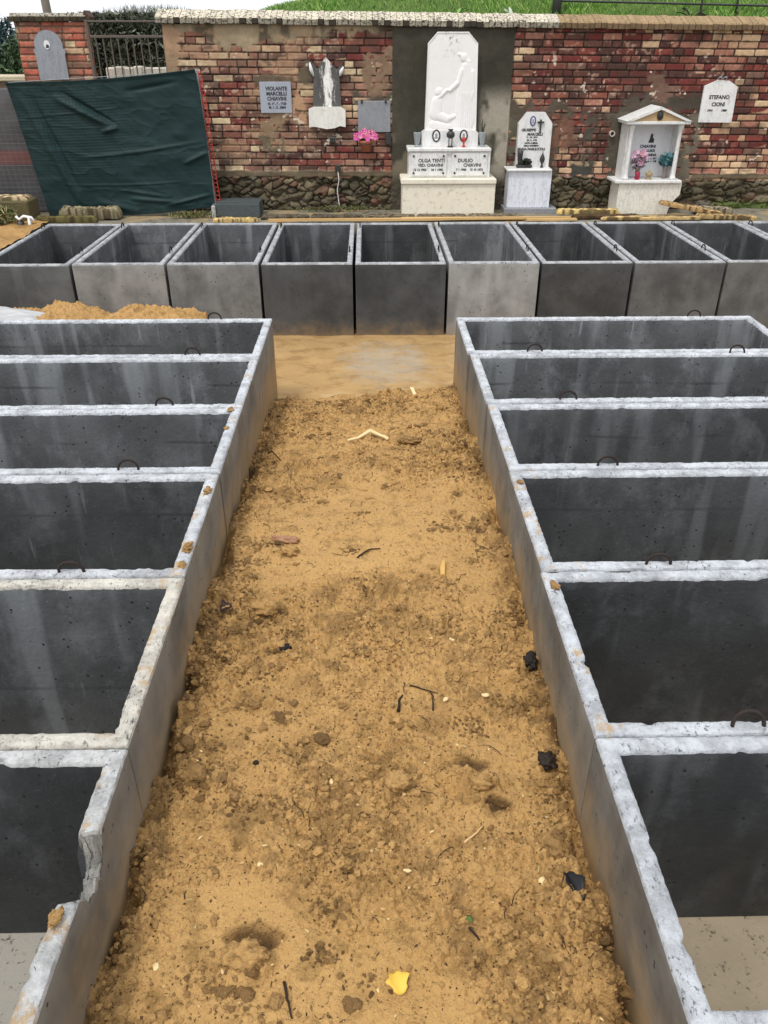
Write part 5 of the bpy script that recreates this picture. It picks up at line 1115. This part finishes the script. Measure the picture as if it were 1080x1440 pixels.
# ------------------------------------------------------------------ temporary fences at the left
def cloth():
    YF = 8.98; c = [at(10, 116, YF), at(275, 97, YF), at(302, 290, YF), at(72, 303, YF)]
    nu, nv = 300, 220; U, V = np.meshgrid(np.linspace(0, 1, nu), np.linspace(0, 1, nv), indexing='ij')    # V=0 bottom
    TL, TR, BR, BL = c
    sag = -.025*np.sin(U*math.pi)*V; curve_l = -.06*np.sin(V*math.pi)
    X = (BL[0]*(1-U)+BR[0]*U)*(1-V)+(TL[0]*(1-U)+TR[0]*U)*V+.02*np.sin(V*math.pi)*U
    Z = (BL[1]*(1-U)+BR[1]*U)*(1-V)+(TL[1]*(1-U)+TR[1]*U)*V+sag-.035*np.sin(U*math.pi)*(1-V)
    D = (fbm(U*3, V*2.5, 5, 3)-.5)*.05+(fbm(U*9+V*4, V*5, 6, 3)-.5)*.022
    def fold(u0, v0, u1, v1, wd, amp):
        du, dv = (u1-u0), (v1-v0); t = np.clip(((U-u0)*du+(V-v0)*dv)/(du*du+dv*dv), 0, 1); d = np.hypot(U-u0-t*du, (V-v0-t*dv)*.7)
        return amp*np.exp(-(d/wd)**2)*np.sin(t*math.pi)**.6
    D += fold(.22, .90, .50, .66, .018, .035)+fold(.27, .93, .52, .68, .012, -.03)+fold(.43, .63, .53, .66, .012, .03)+fold(.25, .45, .98, .50, .010, .012)+fold(.05, .93, .20, .10, .02, .03)+fold(.10, .95, .22, .2, .015, -.025)
    D += fold(.50, .13, .80, .07, .012, .02)+fold(.45, .2, .75, .12, .01, .012)+fold(.85, .35, 1.0, .42, .012, .02)+fold(.6, .9, .9, .93, .012, -.015)
    D += fold(.02, .75, .6, .80, .006, .006)+fold(.1, .25, .9, .22, .006, .006)+fold(.7, .05, 1.0, .10, .010, .018)+fold(.3, .12, .55, .02, .02, .02)+(1-np.abs(2*fbm(U*5+V*2, V*7, 71, 3)-1))**8*.005
    D += .0025*(np.cos(U*2*math.pi*30)**12+np.cos(V*2*math.pi*24)**12)*sst(.5, .2, np.hypot(U-.25, V-.65))
    hem = sst(.03, .0, 1-V)*.01+sst(.02, 0, U)*.012+sst(.015, 0, 1-U)*.01
    root = empty('shade_netting', (-2.6, YF, .6), 'dark green shade cloth stretched over a leaning mesh panel', 'netting')
    P = np.stack([X, YF-D-hem-.03, Z], -1).reshape(-1, 3)-np.array(root.location)
    g = NG('green_shade_cloth'); w1 = g.n('ShaderNodeTexWave', wave_type='BANDS', bands_direction='Z', i_Scale=60.0); g.l(g.pos, w1.inputs['Vector'])
    c = g.mix(g.noise(3, 4, .6), (.004, .0165, .018), (.008, .029, .029)); c = g.mix(g.math('MULTIPLY', g.ramp(g.noise(6, 3, .5, (.4, 1, 6)), .5, .7), .4), c, (.016, .046, .046))
    m = g.out(c, .62, g.noise(120, 2), .3, .002, .3)
    o = mesh('cloth', P, gridf(nu, nv), m, root, smooth=True); md = o.modifiers.new('thickness', 'SOLIDIFY'); md.thickness = .002
    # mesh panel behind
    mb = MB()
    for k in range(16): t = k/15; mb.tube([(BL[0]*(1-t)+BR[0]*t, YF+.03, BL[1]*(1-t)+BR[1]*t+.01), (TL[0]*(1-t)+TR[0]*t, YF+.03, TL[1]*(1-t)+TR[1]*t-.03)], .003, 5)
    for k in range(11): t = k/10; mb.tube([(BL[0]*(1-t)+TL[0]*t, YF+.03, BL[1]*(1-t)+TL[1]*t), (BR[0]*(1-t)+TR[0]*t, YF+.03, (BR[1]*(1-t)+TR[1]*t)-.02)], .003, 5)
    mb.tube([(TR[0]+.01, YF+.02, TR[1]), (BR[0]+.012, YF+.02, .60)], .012, 8); mb.build('wire_panel', M_ZINC, root)
    # orange-red safety net showing along the right edge
    mb = MB(); n = 30
    for k in range(n+1):
        t = k/n; xa = TR[0]+.012+(BR[0]-TR[0])*t; za = TR[1]-.02+(BR[1]-TR[1]+.05)*t; wv = .030+.025*vn(np.array([t*5.]), np.array([0.]), 3)[0]
        mb.tube([(xa, YF+.012, za), (xa+wv, YF+.005+.01*math.sin(k), za-.006)], .0035, 5)
        if k < n:
            t2 = (k+1)/n; xb = TR[0]+.012+(BR[0]-TR[0])*t2; zb = TR[1]-.02+(BR[1]-TR[1]+.05)*t2; wv2 = .030+.025*vn(np.array([t2*5.]), np.array([0.]), 3)[0]
            mb.tube([(xa+.01, YF+.012, za), (xb+.01, YF+.012, zb)], .005, 5); mb.tube([(xa+wv, YF+.005, za-.006), (xb+wv2, YF+.005, zb-.006)], .0045, 5)
    o = mb.build('safety_net', M_RED, root); o['label'] = 'strip of red plastic safety net'
    # grey netting panel beyond
    r2 = empty('grey_netting', (-3.95, 9.08, .6), 'grey mesh screen left of the green cloth with a reddish band', 'netting'); YG = 9.08
    nu, nv = 90, 70; U, V = np.meshgrid(np.linspace(0, 1, nu), np.linspace(0, 1, nv), indexing='ij'); xr0 = at(80, 300, YG)[0]; xr1 = at(30, 118, YG)[0]; zt = at(5, 124, YG)[1]
    X = -4.75*(1-U)+U*(xr0*(1-V)+xr1*V+.12); Z = .62+V*(zt-.62); D = (fbm(U*4, V*3, 9, 3)-.5)*.06
    g = NG('grey_screen'); z = g.sep()[2]; c = g.mix(g.noise(5, 4, .6, (1, 1, 4)), (.045, .043, .045), (.10, .095, .095))
    b_ = g.math('MULTIPLY', g.ramp(z, 1.08, 1.11), g.ramp(z, 1.25, 1.20)); c = g.mix(g.math('MULTIPLY', b_, .6), c, (.20, .06, .05)); c = g.mix(g.math('MULTIPLY', g.ramp(z, 1.3, 1.75), .45), c, (.19, .185, .19))
    o = mesh('screen', np.stack([X, YG-D, Z], -1).reshape(-1, 3)-np.array(r2.location), gridf(nu, nv), g.out(c, .8, g.noise(90, 2), .3, .003, .3), r2, smooth=True); md = o.modifiers.new('thickness', 'SOLIDIFY'); md.thickness = .002
    mb = MB()
    for k in range(24): x = -4.7+k*.06; mb.tube([(x, YG-.05, .62), (x-.04, YG-.05+.01*math.sin(k), zt)], .0011, 4)
    for k in range(30): z_ = .66+k*.042; mb.tube([(-4.75, YG-.05, z_), (xr0*(1-k/30)+xr1*k/30+.03, YG-.05, z_+.01)], .0011 if k % 5 else .002, 4)
    mb.build('wire_mesh', plain('dull_wire', (.16, .16, .165), .7), r2)
cloth()

# ------------------------------------------------------------------ planks, slabs, rubble behind the back row
def plank(x0, y0, x1, y1, w_, t_, z, label, seed=0):
    L = math.hypot(x1-x0, y1-y0); mb = MB(); n = 30; V = []; F = []
    for i in range(n+1):
        u = i/n-.5; b = math.sin(i*.3+seed)*.003; V += [(u*L, -w_/2+b, 0+b), (u*L, w_/2+b, 0), (u*L, w_/2+b, t_), (u*L, -w_/2+b, t_+b)]
    for i in range(n):
        for k in range(4): F.append((i*4+k, i*4+(k+1) % 4, i*4+4+(k+1) % 4, i*4+4+k))
    F += [(0, 3, 2, 1), (n*4, n*4+1, n*4+2, n*4+3)]
    o = mesh('wooden_plank', V, F, M_PLANK, loc=((x0+x1)/2, (y0+y1)/2, z)); o.rotation_euler.z = math.atan2(y1-y0, x1-x0); return tag(o, label, 'plank')
plank(-1.02, 8.55, 1.62, 8.62, .05, .022, .612, 'long yellow wooden plank lying along the back edge of the vaults')
plank(.35, 8.66, 2.12, 8.67, .06, .024, .602, 'shorter plank behind the long yellow one, running to the rough slabs')
plank(1.64, 8.56, 2.16, 8.58, .06, .020, .606, 'short darker wooden offcut at the right end of the long plank')
def rslab(label, x, y, z, L, W, T, col, rz=0, tilt=0, seed=0, name='rough_board', cat='board', top=None):
    nx, ny = 60, 16; U, V = np.meshgrid(np.linspace(-.5, .5, nx), np.linspace(-.5, .5, ny), indexing='ij')
    e = (fbm(U*6+seed, V*0, 3+seed, 4)-.5); X = U*L; Yv = V*W*(1+e*1.0)
    zt = T*(.75+.5*fbm(U*5+seed, V*3, seed, 4)+.5*(fbm(U*26+seed, V*9, seed+2, 3)-.5))*np.clip((.5-np.abs(U)+(fbm(V*5, V*0+seed, seed, 3)-.5)*.05)*30, 0, 1)**.5; zb = -T*.25*fbm(U*6, V*3, seed+9, 3)
    top_ = np.stack([X, Yv, zt], -1).reshape(-1, 3); bot = np.stack([X, Yv, zb], -1).reshape(-1, 3)
    F = gridf(nx, ny); F2 = gridf(nx, ny, nx*ny)[:, ::-1]; idx = lambda i, j: i*ny+j
    border = np.array([idx(i, 0) for i in range(nx)]+[idx(nx-1, j) for j in range(1, ny)]+[idx(i, ny-1) for i in range(nx-2, -1, -1)]+[idx(0, j) for j in range(ny-2, 0, -1)]); b2 = np.roll(border, -1)
    F3 = np.stack([border, border+nx*ny, b2+nx*ny, b2], 1)
    c = (C(*col)*(.55+.9*fbm(U*9+seed, V*7, seed+4, 4))[..., None]); dk = sst(.45, .60, fbm(U*22+seed, V*6, seed+5, 5))[..., None]; c = c*(1-.8*dk)+C(70, 54, 34)*.7*dk
    cc = np.vstack([c.reshape(-1, 3), c.reshape(-1, 3)*.6])
    o = mesh(name, np.vstack([top_, bot]), np.vstack([F, F2, F3]), M_STONE, col=cc, smooth=True, loc=(x, y, z)); o.rotation_euler = (0, tilt, rz); smoothshade(o, 45)
    return tag(o, label, cat)
rslab('rough split yellow board lying left of the shrine', 2.32, 8.78, .640, .66, .10, .040, (228, 198, 132), .01, .0, 1)
rslab('dark wet board under the rough yellow one', 2.50, 8.70, .610, .70, .10, .028, (86, 66, 44), 0, 0, 2)
rslab('rough brown board leaning against the broken shrine base', 3.42, 8.80, .668, .68, .11, .034, (196, 160, 108), -.05, .17, 3)
rslab('thin yellow splintered board along the vault edge in front of the shrine', 2.95, 8.60, .610, 1.05, .07, .026, (214, 182, 126), .01, 0, 4)
rslab('pale flat stone slab right of the leaning board', 3.72, 8.98, .615, .42, .14, .05, (168, 158, 134), 0, .05, 5, 'stone_slab', 'slab')
rslab('sandy broken board at the far right on the vault edge', 3.75, 8.66, .606, .62, .10, .034, (186, 156, 106), -.02, .03, 6)
rslab('broken yellowish board piece left of the long plank', -1.36, 8.58, .608, .46, .08, .032, (222, 190, 126), 0, 0, 7)
rslab('mossy concrete block by the foot of the green cloth', -2.90, 8.80, .62, .62, .16, .085, (146, 136, 106), 0, 0, 8, 'mossy_block', 'block')
rslab('olive mossy board in front of the mossy block', -3.10, 8.62, .604, .62, .07, .05, (104, 96, 58), 0, 0, 9)
def curb():
    mb = MB(); mb.box(-4.4, -3.47, 8.62, 8.92, .56, .80, C(96, 88, 60), .012, .004); o = mb.build('stone_curb', M_STONE, col=True); tag(o, 'mossy stone curb at the left picture edge beside the white fitting', 'curb')
    rslab('split log with pale torn bark on top of the left stone curb', -3.85, 8.76, .80, .72, .16, .035, (216, 192, 150), 0, .01, 10, 'split_log', 'log')
curb()
for (x0, x1, col, lab) in ((-1.62, -1.14, (80, 86, 86), 'dark grey stone plinth at the foot of the wall beside the green cloth'),):
    r = empty('grave_kerb', ((x0+x1)/2, 8.85, .6), lab, 'kerb'); mb = MB(); mb.box(x0, x1, 8.83, 8.87, .6, .735, C(*col), .004); mb.build('front', M_STONE, r, col=True)
    mb = MB(); mb.box(x0-.02, x0+.02, 8.80, 9.15, .6, .72, C(170, 170, 166), .005); mb.build('post', M_STONE, r, col=True)
    mb = MB(); mb.box(x0+.021, x1, 8.871, 9.15, .6, .745, C(*col)*.8, .004); mb.build('cover', M_STONE, r, col=True)
x = -1.15; k = 0
for (x0, x1, c) in ((-1.12, -.62, (104, 96, 82)), (-.60, -.05, (96, 90, 76)), (-.03, .50, (122, 112, 92)), (.52, 1.05, (120, 110, 90)), (1.07, 1.60, (132, 120, 98))):
    rslab(['cracked paving slab right of the dark plinth', 'dark damp paving slab under the hanging cable', 'paving slab left of the tall tomb base', 'paving slab in front of the tall tomb', 'pale paving slab between the two marble tombs'][k], (x0+x1)/2, 8.80, .603, x1-x0, .16, .022, c, 0, 0, 20+k, 'paving_slab', 'paving slab'); k += 1
# white plastic tap fitting
r = empty('plastic_fitting', (-3.50, 8.42, .60), 'white plastic pipe elbow and tap at the corner of the back row', 'pipe fitting')
mb = MB()
def T3(px, py, Y=8.42): x, z = at(px, py, Y); return (x, Y, z)
mb.tube([T3(22, 304), T3(27, 309), T3(33, 304), T3(44, 306), T3(48, 311)], .014, 8); mb.build('pipe', M_WHITEP, r, smooth=True)
mb = MB(); mb.tube([T3(40, 306, 8.40), T3(42, 316, 8.40), T3(45, 327, 8.40)], [.010, .018, .022], 8); mb.build('spout', M_WHITEP, r, smooth=True)
mb = MB(); mb.tube([T3(29, 311), T3(30, 331)], [.032, .030], 12); mb.tube([T3(30, 318), T3(30, 322)], .036, 12); mb.build('valve', M_DARK, r, smooth=True)
# weeds and earth at the far left corner
def corner():
    nx, ny = 80, 60; X, Y = np.meshgrid(np.linspace(-4.6, -3.27, nx), np.linspace(7.0, 8.75, ny), indexing='ij'); Z = .60+.10*sst(-3.3, -3.9, X)*fbm(X*2, Y*2, 5, 3)+(fbm(X*9, Y*9, 6, 4)-.5)*.06+.01
    c = np.ones((nx*ny, 3))*(.35+.65*fbm(X*5, Y*5, 7, 3)).reshape(-1, 1)
    tag(mesh('earth', np.stack([X, Y, Z], -1).reshape(-1, 3), gridf(nx, ny), M_SOIL, smooth=True, col=c), kind='structure')
corner()
plant('weed_clump', 'tangled green and straw weeds at the left edge by the curb', 'weeds', -3.80, 8.45, .60, .26, .16, .10, 1600, .010, [(90, 104, 56), (120, 118, 76), (60, 70, 40), (168, 156, 112)], 9, .8, 3)
plant('weed_clump', 'low green weeds along the rubble foot by the hanging cable', 'weeds', -.35, 9.16, .60, .55, .05, .03, 700, .010, [(96, 106, 54), (76, 84, 44), (120, 118, 76)], 2, .6, 2)
plant('weed_clump', 'small weeds at the foot of the green cloth and plinth', 'weeds', -1.85, 8.85, .60, .30, .10, .03, 700, .010, [(110, 112, 64), (78, 84, 44), (140, 128, 84)], 4, .8, 2)
